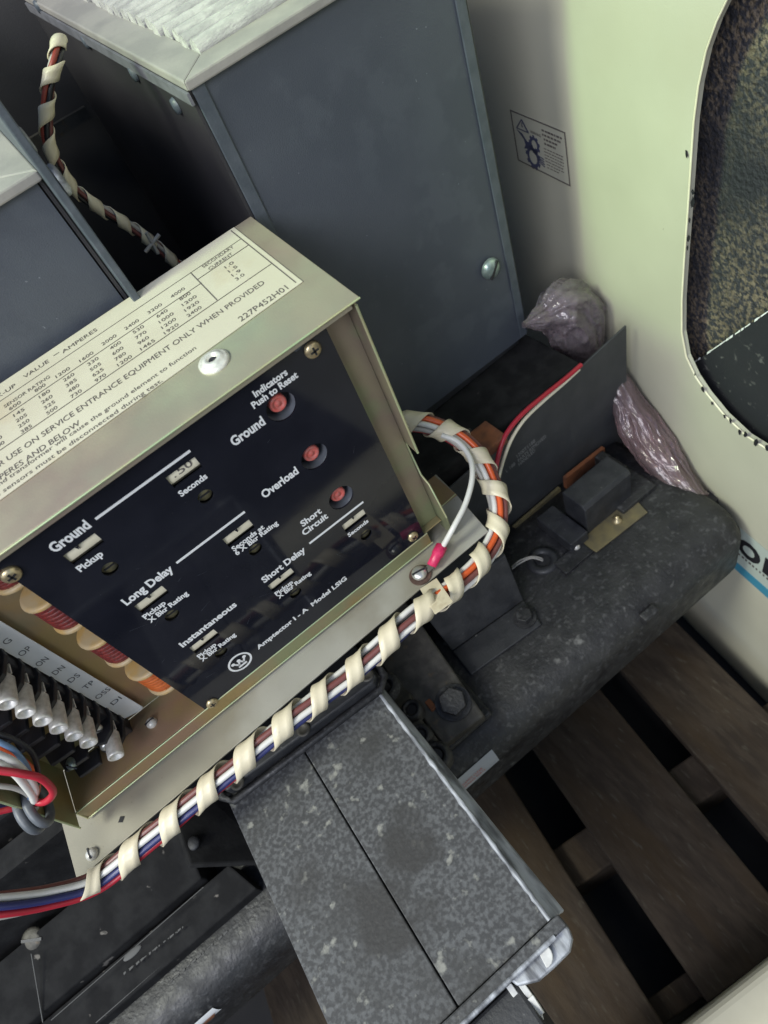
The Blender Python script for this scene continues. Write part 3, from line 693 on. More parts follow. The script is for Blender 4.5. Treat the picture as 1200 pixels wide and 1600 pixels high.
# right side wall: front strip with a stepped, slanting foot
xr0 = .150
def RP(a, b): return P(a, b, 'x', xr0)
mb = MB(); pts = [Vector((xr0,-.0095,-.270)), Vector((xr0,-.0095,-.443)), Vector((xr0,.011,-.440)), Vector((xr0,.007,-.490)), Vector((xr0,-.004,-.497)), Vector((xr0,-.014,-.545)), Vector((xr0,-.012,-.5815)), Vector((xr0,.0527,-.5815)), Vector((xr0,.0527,-.270))]
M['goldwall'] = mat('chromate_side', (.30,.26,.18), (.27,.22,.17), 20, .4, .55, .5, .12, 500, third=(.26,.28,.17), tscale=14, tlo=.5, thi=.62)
mb.prism(pts, X*.0018); sw = mb.build('side_wall', 'goldwall', tu)
mb = MB(); xe = xr0 + .0009
mb.tube([(xe,-.0102,-.272),(xe,-.0102,-.4435)],.0012,6); mb.tube([(xe,.0105,-.440),(xe,.0065,-.490),(xe,-.0045,-.497),(xe,-.0147,-.546)],.0010,6); mb.build('wall_edge', 'goldedge', sw)
# inner fold behind the panel's right edge
mb = MB(); mb.box(.118,.1495,.0085,.0100,-.5625,-.272); mb.build('inner_fold', 'goldwall', tu)
# mounting plate below
mb = MB(); mb.prism([(-.352,-.049,-.585),(.182,-.049+.014,-.585),(.190,.030,-.585),(.193,.075,-.585),(-.352,.075,-.585)], Z*-.0022)
mp_ = mb.build('mounting_plate', 'zinc', tu, bevel=.0006)
mp_.data.vertices
mb = MB(); p = P(712,772,'z',-.584); mb.tube([P(712,772,'z',-.5845), P(684,797,'z',-.5845)], .0008, 6); mb.build('fold_line', 'goldedge', mp_)
mb = MB(); mb.box(.1525,.190,.030,.074,-.5848,-.5842); mb.build('gold_tab', 'gold', mp_)
pan_screw('rivet', P(145,1335,'z',-.5848), Z, .0062, 'lug', mp_, 'one', .006)
p = P(190,1281,'z',-.5847); mb = MB(); mb.prism([p + X*.004 + Y*.001, p + Y*.004, p - X*.004, p - Y*.003], Z*.0003); mb.build('pierced_hole', 'black', mp_)
M['rustwasher'] = mat('brown_washer', (.16,.10,.08), (.11,.07,.06), 200, .45, metal=.4)
p = P(657,899,'z',-.5845); mb = MB(); mb.cyl(p, p + Z*.0016, .0125, n=32); gs = mb.build('washer', 'rustwasher', mp_)
pan_screw('ground_screw', p + Z*.0042, (0,-.12,1), .0085, 'chrome', gs, 'one', .005)
mb = MB(); mb.cyl(p, p + Z*.0042, .007); mb.build('screw_shank', 'chrome', gs)

# face panel with real openings
PX0, PX1, PZ0, PZ1 = -.1665, .1245, -.5675, -.2755
ind = [(439,635),(491,713),(532.5,777)]
kn = [(172,888),(321,775),(268.7,960.7),(399,858),(461.7,926),(571.7,835),(345.7,1019)]
# windows: (top left, top right in the photo), height of the opening
wins = [((99,869),(146,831)), ((258,746),(303,713)), ((208,946),(253,915)), ((347,842),(388,811)), ((418,915),(453,886)), ((533,820),(567,795)), ((295,1012),(333,982))]
wh = .0125
cu = bpy.data.curves.new('c', 'CURVE'); cu.dimensions = '2D'; cu.fill_mode = 'BOTH'; cu.extrude = .0009
def addloop(pts):
    sp = cu.splines.new('POLY'); sp.points.add(len(pts)-1); sp.use_cyclic_u = True
    for i, (a, b) in enumerate(pts): sp.points[i].co = (a, b, 0, 1)
addloop([(PX0,PZ0),(PX1,PZ0),(PX1,PZ1),(PX0,PZ1)])
IC = [P(a,b,'y',-.001) for a,b in ind]; KC = [P(a,b,'y',-.001) for a,b in kn]; IR, KR = .0130, .0066
for cc, rr in [(c, IR) for c in IC] + [(c, KR) for c in KC]:
    addloop([(cc.x + rr*math.cos(2*math.pi*i/28), cc.z + rr*math.sin(2*math.pi*i/28)) for i in range(28)])
WR = []
for a, b in wins:
    p = P(*a,'y',-.001); q = P(*b,'y',-.001); x0_, x1_ = p.x, q.x; zt_ = (p.z+q.z)/2; WR.append((x0_, x1_, zt_-wh, zt_)); addloop([(x0_,zt_-wh),(x1_,zt_-wh),(x1_,zt_),(x0_,zt_)])
to = bpy.data.objects.new('c', cu); COL.objects.link(to); me0 = to.to_mesh()
mb = MB(); mb.add([Vector((v.co.x, -.001 + v.co.z, v.co.y)) for v in me0.vertices], [list(p.vertices) for p in me0.polygons])
to.to_mesh_clear(); bpy.data.objects.remove(to); bpy.data.curves.remove(cu)
fp = mb.build('face_panel', 'gloss', tu)
bmm = bmesh.new(); bmm.from_mesh(fp.data); bmesh.ops.remove_doubles(bmm, verts=bmm.verts, dist=1e-6); bmesh.ops.recalc_face_normals(bmm, faces=bmm.faces); bmm.to_mesh(fp.data); bmm.free()
# dark chassis just behind the panel
mb = MB(); mb.box(PX0+.004,PX1-.003,.018,.0195,PZ0+.003,PZ1-.004); mb.build('inner_chassis', 'black', tu)
for c in IC:
    mb = MB(); mb.lathe(Vector((c.x,.0005,c.z)), Y, [(0,.0142),(.0005,.0137),(.012,.0132)], 28); sk = mb.build('indicator_socket', 'rubber', tu); mb = MB(); mb.cyl((c.x,.0122,c.z),(c.x,.0130,c.z),.0134,n=28); mb.build('socket_floor', 'black', sk)
    mb = MB(); q = Vector((c.x,.0115,c.z)); mb.lathe(q, -Y, [(0,.0078),(.007,.0078),(.0085,.0068),(.0085,.0050),(.0072,.0045),(.0072,.0026),(.0082,.0020),(.0082,0)], 26); mb.build('push_button', 'red', sk)
for c in KC:
    mb = MB(); q = Vector((c.x,.009,c.z)); mb.lathe(q, -Y, [(0,.0072),(.006,.0072),(.0072,.0062),(.0076,0)], 20); kb = mb.build('adjusting_knob', 'olive', tu)
    mb = MB(); mb.box(c.x-.0045,c.x+.0045,.0006,.0022,c.z-.0006,c.z+.0006); mb.build('slot', 'black', kb)
for i, (x0_, x1_, zb0, zt0) in enumerate(WR):
    # a short horizontal drum, cream band on its upper half
    zc_ = (zb0+zt0)/2 - .001; mb = MB(); mb.cyl((x0_-.003,.0085,zc_),(x1_+.003,.0085,zc_),.0085, n=28); dl = mb.build('setting_dial', 'dial', tu)
    mb = MB(); k = 10; vs = []
    for j in range(k+1):
        t = R(20 + 85*j/k); vs += [Vector((x_, .0085 - .0088*math.sin(t) , zc_ + .0088*math.cos(t))) for x_ in (x0_-.002, x1_+.002)]
    mb.add(vs, [(2*j,2*j+1,2*j+3,2*j+2) for j in range(k)], True); mb.build('scale_band', 'cream', dl)
    mb = MB(); xm = x0_ + (x1_-x0_)*(.5 if i != 0 else .42)
    if i == 1:
        for dx, ch in ((-.008,'.'),(-.004,'5'),(.003,'0')): write(mb, ch, Vector((xm+dx, -.0006, zc_+.0012)), X, Vector((0,.30,.95)), .0013 if ch == '.' else .006, .0055 if ch != '.' else .007, Vector((0,-1,.2)), .0003, 0)
    else:
        mb.prism([(xm,-.0007,zt0-.0045),(xm+.0008,-.0007,zt0-.0045),(xm+.0008,.0015,zt0-.0004),(xm,.0015,zt0-.0004)], X*.0001)
    mb.build('scale_mark', 'ink', dl)
    if i != 1:
        mb = MB(); mb.prism([(xm-.0012,-.0026,zt0+.0002),(xm+.0012,-.0026,zt0+.0002),(xm,-.0026,zt0-.0034)], Y*.0003)
        mb.build('pointer', 'gloss', dl)
# lettering on the panel
mb = MB(); pv = Z; pnn = Vector((0,-1,0))
def ptext(t, a, b, cap, bold=.036):
    p = P(*a,'y',-.002); q = P(*b,'y',-.002); zc_ = (p.z+q.z)/2
    write(mb, t, Vector((p.x, -.002, zc_)), X, Z, q.x-p.x, cap, pnn, .0003, bold)
def pbar(a, b, w=.0011):
    p = P(*a,'y',-.002); q = P(*b,'y',-.002); zc_ = (p.z+q.z)/2; mb.box(p.x, q.x, -.0024, -.0020, zc_-w, zc_+w)
ptext('Ground', (86,864), (143,822), .0088); pbar((149,811),(297,704)); ptext('Pickup', (125,893), (163,867), .0062)
ptext('Seconds', (283,776), (325,746), .0058)
ptext('Ground', (366,698), (415,661), .0088)
ptext('Indicators', (399,621), (450,584), .0060); ptext('Push to Reset', (397,639), (466,588), .0060)
ptext('Overload', (413,779), (467,738), .0085); ptext('Short', (473,823), (503,800), .0075); ptext('Circuit', (475,837), (513,808), .0075)
pbar((484,850),(567,783)); ptext('Seconds', (545,839), (576,815), .0052)
ptext('Long Delay', (198,946), (272,890), .0085); pbar((276,880),(382,799)); ptext('Pickup', (228,968), (259,942), .0056); ptext('X Bkr Rating', (236,974), (294,927), .0056)
ptext('Seconds at', (366,862), (413,824), .0056); ptext('6 X Bkr Rating', (371,869), (434,817), .0056)
ptext('Short Delay', (413,911), (478,860), .0080); ptext('Pickup', (432,931), (458,910), .0054); ptext('X Bkr Rating', (436,936), (486,896), .0054)
ptext('Instantaneous', (286,1012), (370,945), .0075); ptext('Pickup', (312,1029), (338,1007), .0056); ptext('X Bkr Rating', (316,1034), (369,992), .0056)
ptext('Amptector I - A  Model LSIG', (405,1016), (541,903), .0062)
mb.build('lettering', 'white', fp)
# round emblem: ring, crowned W and bar
mb = MB(); lc = P(375,1034,'y',-.002); lr = .0128
for i in range(40):
    a, b = 2*math.pi*i/40, 2*math.pi*(i+1)/40
    mb.prism([Vector((lc.x+r_*math.cos(t), -.0021, lc.z+r_*math.sin(t))) for r_, t in ((lr*.84,a),(lr,a),(lr,b),(lr*.84,b))], Y*-.0003)
def stroke(x0_, z0_, x1_, z1_, w_):
    a = Vector((lc.x+x0_*lr, -.0021, lc.z+z0_*lr)); b = Vector((lc.x+x1_*lr, -.0021, lc.z+z1_*lr)); d = (b-a).normalized(); s_ = Vector((-d.z,0,d.x))*w_*lr
    mb.prism([a+s_-d*w_*lr*.3, b+s_+d*w_*lr*.3, b-s_+d*w_*lr*.3, a-s_-d*w_*lr*.3], Y*-.0003)
for s_ in ((-.5,.22,-.22,-.26),(-.22,-.26,0,.2),(0,.2,.22,-.26),(.22,-.26,.5,.22)): stroke(*s_, .075)
stroke(-.35,-.48,.35,-.48,.085)
for x_ in (-.52,0,.52): 
    c_ = Vector((lc.x+x_*lr,-.0026,lc.z+.28*lr)); mb.prism([c_ + Vector((math.cos(t),0,math.sin(t)))*lr*.16 for t in [i*.5236 for i in range(12)]], Y*-.0002)
mb.build('emblem', 'white', fp)
for (a, b) in ((17,897),(488,546),(645,838),(331,1098)):
    pan_screw('panel_screw', P(a,b,'y',-.0022), (0,-1,0), .0062 if a not in (17,488) else .0072, 'brass', fp)
q = P(464,541,'y',-.0022); mb = MB(); mb.prism([q + Vector((math.cos(t)*.0045*random.uniform(.7,1.1),0,math.sin(t)*.004*random.uniform(.7,1.1))) for t in [i*.5236 for i in range(12)]], Y*-.0002)
M['smudge'] = mat('grey_smudge', (.06,.07,.09), rough=.6); mb.build('smudge', 'smudge', fp)
# fine scratches
mb = MB()
for _ in range(26):
    x_ = random.uniform(PX0+.01, PX1-.02); z_ = random.uniform(PZ0+.02, PZ1-.02); t = random.uniform(-1.2,1.2); L = random.uniform(.003,.016); d = Vector((math.cos(t),0,math.sin(t))); n_ = Vector((-d.z,0,d.x))*.00009
    c = Vector((x_, -.0019-.0001, z_)); mb.prism([c+n_, c+d*L, c-n_], Y*-.00005)
mb.build('scratches', 'smudge', fp)

# coils left of the panel
for (z_a, z_b, wm) in ((-.285,-.325,'maroon'), (-.343,-.393,'maroon'), (-.412,-.462,'maroon'), (-.482,-.531,'orange')):
    cxx, cyy = -.1755, .035; mb = MB(); h_ = z_a - z_b
    mb.cyl((cxx,cyy,z_b+.006),(cxx,cyy,z_a-.010),.0180, n=32)
    for k in range(7):
        zz_ = z_b+.010 + (h_-.018)*(k+.5)/7; mb.lathe((cxx,cyy,zz_-.002), Z, [(0,.0180),(.001,.0187),(.003,.0187),(.004,.0180)], 32)
    cl = mb.build('coil', wm, tu)
    for zf in (z_b+.003, z_a-.009):
        mb = MB(); mb.lathe((cxx,cyy,zf), Z, [(0,.0),(0,.017),(.001,.0195),(.002,.0205),(.004,.0205),(.0055,.0195),(.006,.017),(.006,0)], 32); mb.build('flange', 'bobbin', cl)
# terminal block on the back plate
tb_ = MB(); tb_.box(-.268,-.241,.034,.0505,-.562,-.285); tbk = tb_.build('terminal_block', 'black', tu, bevel=.001)
lug_px = [(5,1098),(33,1113),(60,1125),(86,1137),(111,1148),(137,1159),None,(181,1176)]
def zl(px_, pyy): return P(px_, pyy, 'y', .003).z
z_first = P(33,1113,'y',.0).z; z_last = P(181,1176,'y',.0).z; pitch = (z_first - z_last)/6
names = []
for i in range(-4, 8):
    zc_ = z_first - pitch*(i-1) if False else z_first - pitch*i
    if zc_ > -.30: continue
    # barrier: pointed fin above each lug
    mb = MB(); zf = zc_ + pitch*.5 - .004
    mb.prism([(-.270,.028,zf),(-.239,.046,zf),(-.237,.036,zf),(-.242,.018,zf),(-.252,.010,zf),(-.266,.018,zf)], Z*.0045)
    mb.prism([(-.270,.028,zf-.0),(-.300,.030,zf),(-.296,.012,zf),(-.272,.010,zf)], Z*.0045)
    mb.build('barrier', 'black', tbk, bevel=.0008)
    if i == 5:
        pan_screw('terminal_screw', (-.250,.022,zc_), (0,-1,0), .0055, 'chrome', tbk, 'one'); continue
    if i > 6: continue
    mb = MB(); x_ = -.252
    # tongue, then crimp barrel open towards the viewer and tipped slightly down
    dr = Vector((-.16,-1,-.10)).normalized(); b0_ = Vector((x_+.004,.023,zc_+.0005)); b1_ = b0_ + dr*.026
    mb.prism([b0_ + Vector((-.0065,0,.0005)), b0_ + Vector((.0065,0,.0005)), b0_ + Vector((.0065,.012,.0005)), b0_ + Vector((-.0065,.012,.0005))], Z*-.0016)
    a_ = dr.orthogonal().normalized(); 
    mb.lathe(b0_, dr, [(-.003,.0035),(.002,.0074),(.024,.0078),(.0262,.0076),(.0264,.0056),(.016,.0050),(.0155,0)], 24)
    mb.build('crimp_lug', 'lug', tbk)
    mb = MB(); mb.lathe(Vector((x_-.006,.020,zc_-.004)), (0,-1,0), [(0,.0060),(.004,.0060),(.0055,.004),(.006,0)], 18); mb.build('lug_screw', 'chrome', tbk)
# marker strip
mb = MB(); ys = .0455
pA = P(225,1105,'y',ys); mb.prism([(-.2195,ys,-.285),(-.2195,ys,-.5535),(-.2235,ys,-.5560),(-.2395,ys,-.5500),(-.2395,ys,-.285)], Y*-.0008); ms = mb.build('marker_strip', 'white', tu)
mb = MB()
M['greyink'] = mat('grey_print', (.10,.10,.11), rough=.6)
for t, a in (('P',(-10,988)),('G',(10,1008)),('OP',(34,1026)),('ON',(61,1042)),('DN',(87,1055)),('DS',(111,1067)),('TP',(134,1078)),('OSS',(153,1093)),('DI',(177,1102))):
    p = P(*a,'y',ys-.001); write(mb, t, Vector((p.x, ys-.0009, p.z)), X, Z, .0046*len(t)+.0016, .0060, pnn, .0002, .0)
mb.build('lettering', 'greyink', ms)
pan_screw('tray_screw', P(238,1130,'z',-.5629), Z, .0058, 'lug', tu, 'one', .006)
pan_screw('tray_screw', P(113,1190,'y',.02), (.1,-.8,.5), .0055, 'glaze', tu, 'one', .012)
# grommet on the left flange
gp = P(52,1262,'x',-.3235); gc = Vector((-.3232, -.012, gp.z))
mb = MB(); n_ = 26; ringp = []
for i in range(n_+1):
    t = 2*math.pi*i/n_; ringp.append(gc + Vector((0, math.cos(t)*.020, math.sin(t)*.015)))
for dx in (-.0045, .0045):
    mb.tube([p + X*dx for p in ringp], .0042, 10, caps=False)
mb.build('rubber_grommet', 'rubber', tu)

# ================================================================== OPERATING HANDLE CASTING (speckled block)
oh = root('operating_mechanism_cover', (-.12, -.2, -.78), 'speckled grey cast mechanism cover with a lengthwise groove, in front of the trip unit', 'mechanism cover')
zt = -.65; xl, xg, xrr = -.214, -.1195, -.0185; yb, yf2 = -.045, -.330
mb = MB()
for (xa_, xb_) in ((xl, xg-.0007), (xg+.0007, xrr)):
    mb.prism([(xa_ - (.006 if xa_ == xl else 0), yf2 + (0 if xa_ == xl else 0), zt), (xb_, yf2, zt), (xb_, yb, zt), (xa_, yb, zt)], Z*-.012)
mb.build('top_plate', 'speckle', oh, bevel=.0012)
mb = MB(); mb.box(xl+.004,xrr-.004,yf2+.004,yb,zt-.10,zt-.0125); mb.build('body', 'speckle', oh)
mb = MB(); mb.prism([(xrr+.0003,yf2,zt-.001),(xrr+.0003,yb,zt-.001),(xrr+.006,yb,zt-.014),(xrr+.014,yf2,zt-.016)], Vector((-.002,0,-.004))); 
mb.build('worn_edge', 'worn', oh, bevel=.001)
mb = MB(); ep_ = [Vector((xrr-.0005+.0006*noise.noise(Vector((k*.9,0,3))), yb+(yf2-yb)*k/60, zt-.0006)) for k in range(61)]
mb.tube(ep_, .0028, 8, radii=[.0024*(1+.55*noise.noise(Vector((k*.5,2,0)))) for k in range(61)]); mb.build('edge_bead', 'worn', oh)
# front flange with ear
mb = MB()
fy = yf2 - .001
mb.prism([(-.30,fy-.010,zt+.004),(xrr+.008,fy-.010,zt+.004),(xrr+.008,fy,zt+.004),(-.30,fy,zt+.004)], Z*-.035)
fl_ = mb.build('front_flange', 'speckle', oh, bevel=.0015)
mb = MB(); e0 = xrr - .035
ex = [(e0,fy-.0105),(e0+.052,fy-.0105),(e0+.060,fy-.018),(e0+.060,fy-.030),(e0+.050,fy-.036),(e0,fy-.033)]
ex = [(xrr-.045,fy-.0102),(xrr-.0,fy-.004),(xrr+.012,fy+.002),(xrr+.022,fy-.004),(xrr+.026,fy-.014),(xrr+.018,fy-.026),(xrr-.045,fy-.040)]
mb.prism([P(a,b,'z',zt-.004) for a, b in ((846,1454),(858,1443),(874,1438),(889,1450),(894,1466),(890,1486),(866,1510),(840,1533),(808,1541),(792,1528))], Z*-.012); ear = mb.build('ear', 'worn', oh, bevel=.002)
mb = MB(); mb.tube([(-.30,fy-.0102,zt+.0030),(xrr-.005,fy-.0102,zt+.0030)], .0022, 6); mb.build('flange_bead', 'worn', oh)
# lower shroud ahead of the flange
mb = MB(); mb.box(-.30,-.072,fy-.13,fy-.0105,zt-.09,zt-.018); mb.build('lower_shroud', 'blackm', oh, bevel=.003)
# white plastic clips
M['clip'] = mat('white_clip_plastic', (.66,.66,.64), (.5,.5,.5), 80, .45)
c = PN(848,1494,Z,Vector((0,0,zt-.003)))
mb = MB(); k = [c + Vector((math.cos(t)*.0085, math.sin(t)*.0085,0)) for t in [R(-110+20*i) for i in range(11)]]
mb.prism(k, Z*.004)
for i in range(4): q = c + Vector((-.004+.0028*i - .002, .0075-.0002*i, 0)); mb.box(q.x-.0008,q.x+.0008,q.y-.002,q.y+.0015,q.z,q.z+.0035)
mb.build('toothed_clip', 'clip', oh, bevel=.0006)
a_ = P(802,1534,'z',zt-.018); b_ = P(836,1582,'z',zt-.03); d = (b_-a_).normalized(); s_ = d.cross(Z).normalized()
mb = MB()
for sg in (-1,1): mb.prism([a_ + s_*sg*.0018, a_ + s_*sg*.0070, b_ + s_*sg*.0070, b_ + s_*sg*.0018], Z*.004)
mb.prism([b_ - d*.010 - s_*.0074, b_ - d*.010 + s_*.0074, b_ + s_*.0074 + d*.003, b_ - s_*.0064 + d*.005], Z*.006)
mb.prism([b_ + d*.003 - s_*.005, b_ + d*.003 + s_*.006, b_ + d*.019 + s_*.003], Z*.003)
mb.build('slotted_clip', 'clip', oh, bevel=.0005)
# black cap over the rear end
bc = [P(a,b,'z',-.632) for a,b in ((356,1238),(372,1246),(586,1078),(590,1060),(575,1032))]
mb = MB(); xa_, xb_ = bc[0].x, bc[3].x
mb.prism([(-.210,.03,-.632),(-.210,-.042,-.632),(-.204,-.050,-.632),(-.017,-.062,-.632),(-.010,-.056,-.632),(-.008,-.03,-.632),(-.008,.03,-.632)], Z*-.016)
cap_ = mb.build('black_cap', 'blackm', oh, bevel=.002, label='black cap plate with rounded corners under the wire bundle')
for (a, b) in ((474,1140),(371,1223),(573,1055)):
    p = P(a,b,'z',-.6318); mb = MB(); mb.lathe(p, Z, [(0,.008),(.001,.008),(.0012,.005),(.0004,.004),(.0004,0)], 20); mb.build('cap_screw', 'steel', cap_)
mb = MB(); mb.tube([(-.216,.02,-.645),(-.216,-.045,-.645),(-.208,-.056,-.647),(-.015,-.066,-.647),(-.003,-.058,-.645),(-.003,.02,-.645)], .0045, 8); mb.build('cap_seat', 'rail', oh)
mb = MB(); mb.box(-.215,-.005,-.04,.05,-.76,-.65); mb.build('mechanism_case', 'rail', oh)

# ================================================================== INSULATING BOARD
ib = root('insulating_board', (.38, .07, -.775), 'flat charcoal board with faint white print standing on the rail, beside pink bag', 'board')
by = .074
q = [P(979,509,'y',by), P(980,700,'y',by), P(945,728,'y',by), P(700,900,'y',by), P(640,840,'y',by)]
q = [P(979,509,'y',by), P(980,690,'y',by), P(885,762,'y',by), P(770,868,'y',by), P(690,900,'y',by), P(655,805,'y',by), P(735,735,'y',by)]
M['board'] = mat('charcoal_fibre_board', (.038,.040,.044), (.046,.048,.052), 30, .5, .6, bump=.2, bscale=600)
mb = MB(); mb.prism(q, Y*.003); bo = mb.build('board', 'board', ib, bevel=.0006)
mb = MB(); a_ = P(798,702,'y',by-.0008); b_ = P(866,648,'y',by-.0008); mb.tube([a_, b_], .0006, 6); mb.build('board_crease', 'worn', ib) if False else None
mb = MB(); vz = Z
u_ = (P(852,680,'y',by)-P(808,712,'y',by)).normalized(); vv = Vector((-u_.z,0,u_.x))
for t, a, b in (('1200T1188', (808,715), (836,690)), ('PARTS REMOVED', (810,722), (853,683)), ('HANDLED', (811,728), (836,705)), ('L 188', (791,738), (805,726))):
    p = P(*a,'y',by); qq = P(*b,'y',by); u2 = (qq-p).normalized(); v2 = Vector((-u2.z,0,u2.x)); write(mb, t, p, u2, v2, (qq-p).length, .0062, pnn, .0006, 0)
M['faintink'] = mat('faint_white_print', (.22,.22,.22), rough=.6)
mb.build('lettering', 'faintink', ib)
# rusty strip and brown packing under the board
mb = MB(); mb.prism([P(884,748,'y',.06), P(945,700,'y',.06), P(945,712,'y',.06), P(886,765,'y',.06)], Y*.006); mb.build('rusty_strip', 'rust', ib)
mb = MB(); mb.prism([P(800,822,'y',.068), P(872,760,'y',.068), P(876,775,'y',.068), P(812,830,'y',.068)], Y*-.004); mb.build('packing_strip', 'brassplate', ib)

# ================================================================== AUXILIARY RELAY
ar = root('auxiliary_relay', (.36, -.01, -.775), 'small black relay on a tarnished brass plate with a screw, on the rail', 'relay')
zp = RZ + .004
pl = [P(a,b,'z',zp) for a,b in ((898,845),(932,862),(1012,800),(975,760),(880,830))]
mb = MB(); mb.prism(pl, Z*-.003); mb.build('brass_plate', 'brassplate', ar, bevel=.0008)
p = P(964,813,'z',zp); mb = MB(); mb.lathe(p, Z, [(0,.0065),(.002,.0065),(.003,.003),(.008,.003),(.009,0)], 16); mb.build('screw_post', 'brass', ar)
# body: box with chamfered top front edge
zt2 = -.712
t1p, t2p = P(877,768,'z',zt2), P(955,708,'z',zt2); f1, f2 = P(908,792,'z',zt2), P(978,738,'z',zt2)
base = [Vector((t1p.x, t1p.y, zt2)), Vector((t2p.x, t2p.y, zt2)), Vector((f2.x, f2.y, zt2)), Vector((f1.x, f1.y, zt2))]
x_a, x_b = (t1p.x+f1.x)/2, (t2p.x+f2.x)/2; y_b, y_f = (t1p.y+t2p.y)/2, (f1.y+f2.y)/2
mb = MB(); mb.prism([(x_a,y_b,zt2),(x_a,y_f,zt2),(x_a,y_f-.004,zt2-.006),(x_a,y_f-.004,zp),(x_a,y_b,zp)], X*(x_b-x_a)); mb.build('relay_body', 'blackm', ar, bevel=.0015)
mb = MB(); mb.box(x_a-.035,x_a-.004,y_f-.01,y_b+.02,RZ,RZ+.022); mb.build('terminal_base', 'blackm', ar, bevel=.002)
mb = MB(); mb.box(x_b+.003,x_b+.02,y_f+.02,y_b+.03,RZ+.0105,RZ+.035); mb.build('end_block', 'rail', ar, bevel=.003)
mb = MB(); c = P(905,862,'z',RZ+.006); mb.box(c.x-.035,c.x+.014,c.y-.012,c.y+.012,RZ,RZ+.005); fb = mb.build('fixing_strap', 'rail', ar, bevel=.001)
p = P(900,854,'z',RZ+.006); mb = MB(); mb.ball(p, .0055, (1,1,.9), 12); mb.build('strap_rivet', 'lug', fb)

# ================================================================== PLASTIC BAGS
def bag(name, label, chain, seed, mt='bag'):
    pts = spline([c[0] for c in chain], 22); n = len(pts); rr = []
    per = (n-1)/(len(chain)-1)
    for i in range(n):
        k = min(int(i/per), len(chain)-2); t = i/per-k; t = t*t*(3-2*t); rr.append(chain[k][1]*(1-t)+chain[k+1][1]*t)
    T, A, B_ = frames([Vector(p) for p in pts]); mb = MB(); vs = []; N = 160
    for k, p in enumerate(pts):
        for i in range(N):
            t = 2*math.pi*i/N; d = A[k]*math.cos(t) + B_[k]*math.sin(t)
            cx, sx, kk = math.cos(t), math.sin(t), k/22
            w1 = noise.noise(Vector((cx*1.5, sx*1.5, kk*.6+seed)))
            wp = noise.noise(Vector((cx*3, sx*3, kk*2+seed+9)))*.8
            w2 = (1-abs(noise.noise(Vector((cx*2.4+wp*.6, sx*2.4, kk*.45+seed*3))))*2)**3
            w3 = (1-abs(noise.noise(Vector((cx*7+wp*2, sx*7, kk*2.2+seed*5))))*2)**3
            vs.append(Vector(p) + d*rr[k]*(.93 + .30*w1 + .15*w2 + .02*w3))
    mb.add(vs, [(j*N+i, j*N+(i+1) % N, (j+1)*N+(i+1) % N, (j+1)*N+i) for j in range(n-1) for i in range(N)], True)
    mb.add(vs[:N], [list(range(N))[::-1]]); mb.add(vs[-N:], [list(range(N))])
    o = mb.build(name, mt)
    mb = MB(); cen = [Vector(p) for p in pts]; vi = [cen[i//N] + (v - cen[i//N])*.62 for i, v in enumerate(vs)]
    vi = [v + Vector((noise.noise(v*70), noise.noise(v*70+Vector((9,0,0))), noise.noise(v*70+Vector((0,9,0)))))*.006 for v in vi]
    mb.add(vi, [(j*N+i, j*N+(i+1) % N, (j+1)*N+(i+1) % N, (j+1)*N+i) for j in range(n-1) for i in range(N)], True); mb.build('inner_fold', mt, o)
    o['label'] = label; o['category'] = 'plastic bag'; return o
by_ = .16
bag('plastic_bag', 'crumpled translucent pink bag end behind the charcoal board, below the decal', [(P(818,508,'y',.15),.004),(P(845,496,'y',.15),.015),(P(876,482,'y',.15),.035),(P(897,505,'y',.15),.040),(P(908,550,'y',.15),.030),(P(910,590,'y',.15),.03),(P(900,640,'y',.15),.02)], 2)
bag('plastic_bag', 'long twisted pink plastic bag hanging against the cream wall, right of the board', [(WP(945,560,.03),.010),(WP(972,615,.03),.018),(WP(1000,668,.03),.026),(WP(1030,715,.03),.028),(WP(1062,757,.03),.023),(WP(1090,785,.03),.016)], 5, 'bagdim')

# ================================================================== WIRES
def helix(mb, pts, R_, pitch, width, ph0, hand=1, s0=0, s1=None, flare=0):
    L = [0]
    for a, b in zip(pts, pts[1:]): L.append(L[-1] + (b-a).length)
    tot = L[-1]; T, A, B_ = frames(pts)
    def at(s):
        s = max(0, min(tot, s)); import bisect
        k = max(0, min(len(L)-2, bisect.bisect_right(L, s)-1)); t = (s-L[k])/(L[k+1]-L[k]+1e-9)
        return pts[k].lerp(pts[k+1], t), A[k].lerp(A[k+1], t).normalized(), B_[k].lerp(B_[k+1], t).normalized()
    s1 = tot if s1 is None else s1; n = int((s1-s0)/pitch*28); vs = []
    for i in range(n+1):
        s = s0 + (s1-s0)*i/n; ph = ph0 + hand*2*math.pi*s/pitch + .55*noise.noise(Vector((s*11, 7, ph0)))
        wj = width*(1 + .30*noise.noise(Vector((s*25, 0, ph0)))); rj = R_*(1 + .10*noise.noise(Vector((s*30, 3, ph0))))
        for k, u in enumerate((-.5, -.17, .17, .5)):
            p, a, b = at(s + u*wj); r2 = rj*(1 + (.10 if k in (0, 3) else .0))
            vs.append(p + (a*math.cos(ph) + b*math.sin(ph))*r2)
    mb.add(vs, [(4*i+j, 4*i+j+1, 4*i+j+5, 4*i+j+4) for i in range(n) for j in range(3)], True)
def strand(pts, off, ang, tw, r, k):
    T, A, B_ = frames(pts); out = []; s = 0
    for i, p in enumerate(pts):
        if i: s += (pts[i]-pts[i-1]).length
        t = ang + tw*s; w_ = off*(1 + .15*noise.noise(Vector((s*20, k, 0)))); out.append(p + (A[i]*math.cos(t) + B_[i]*math.sin(t))*w_)
    return out

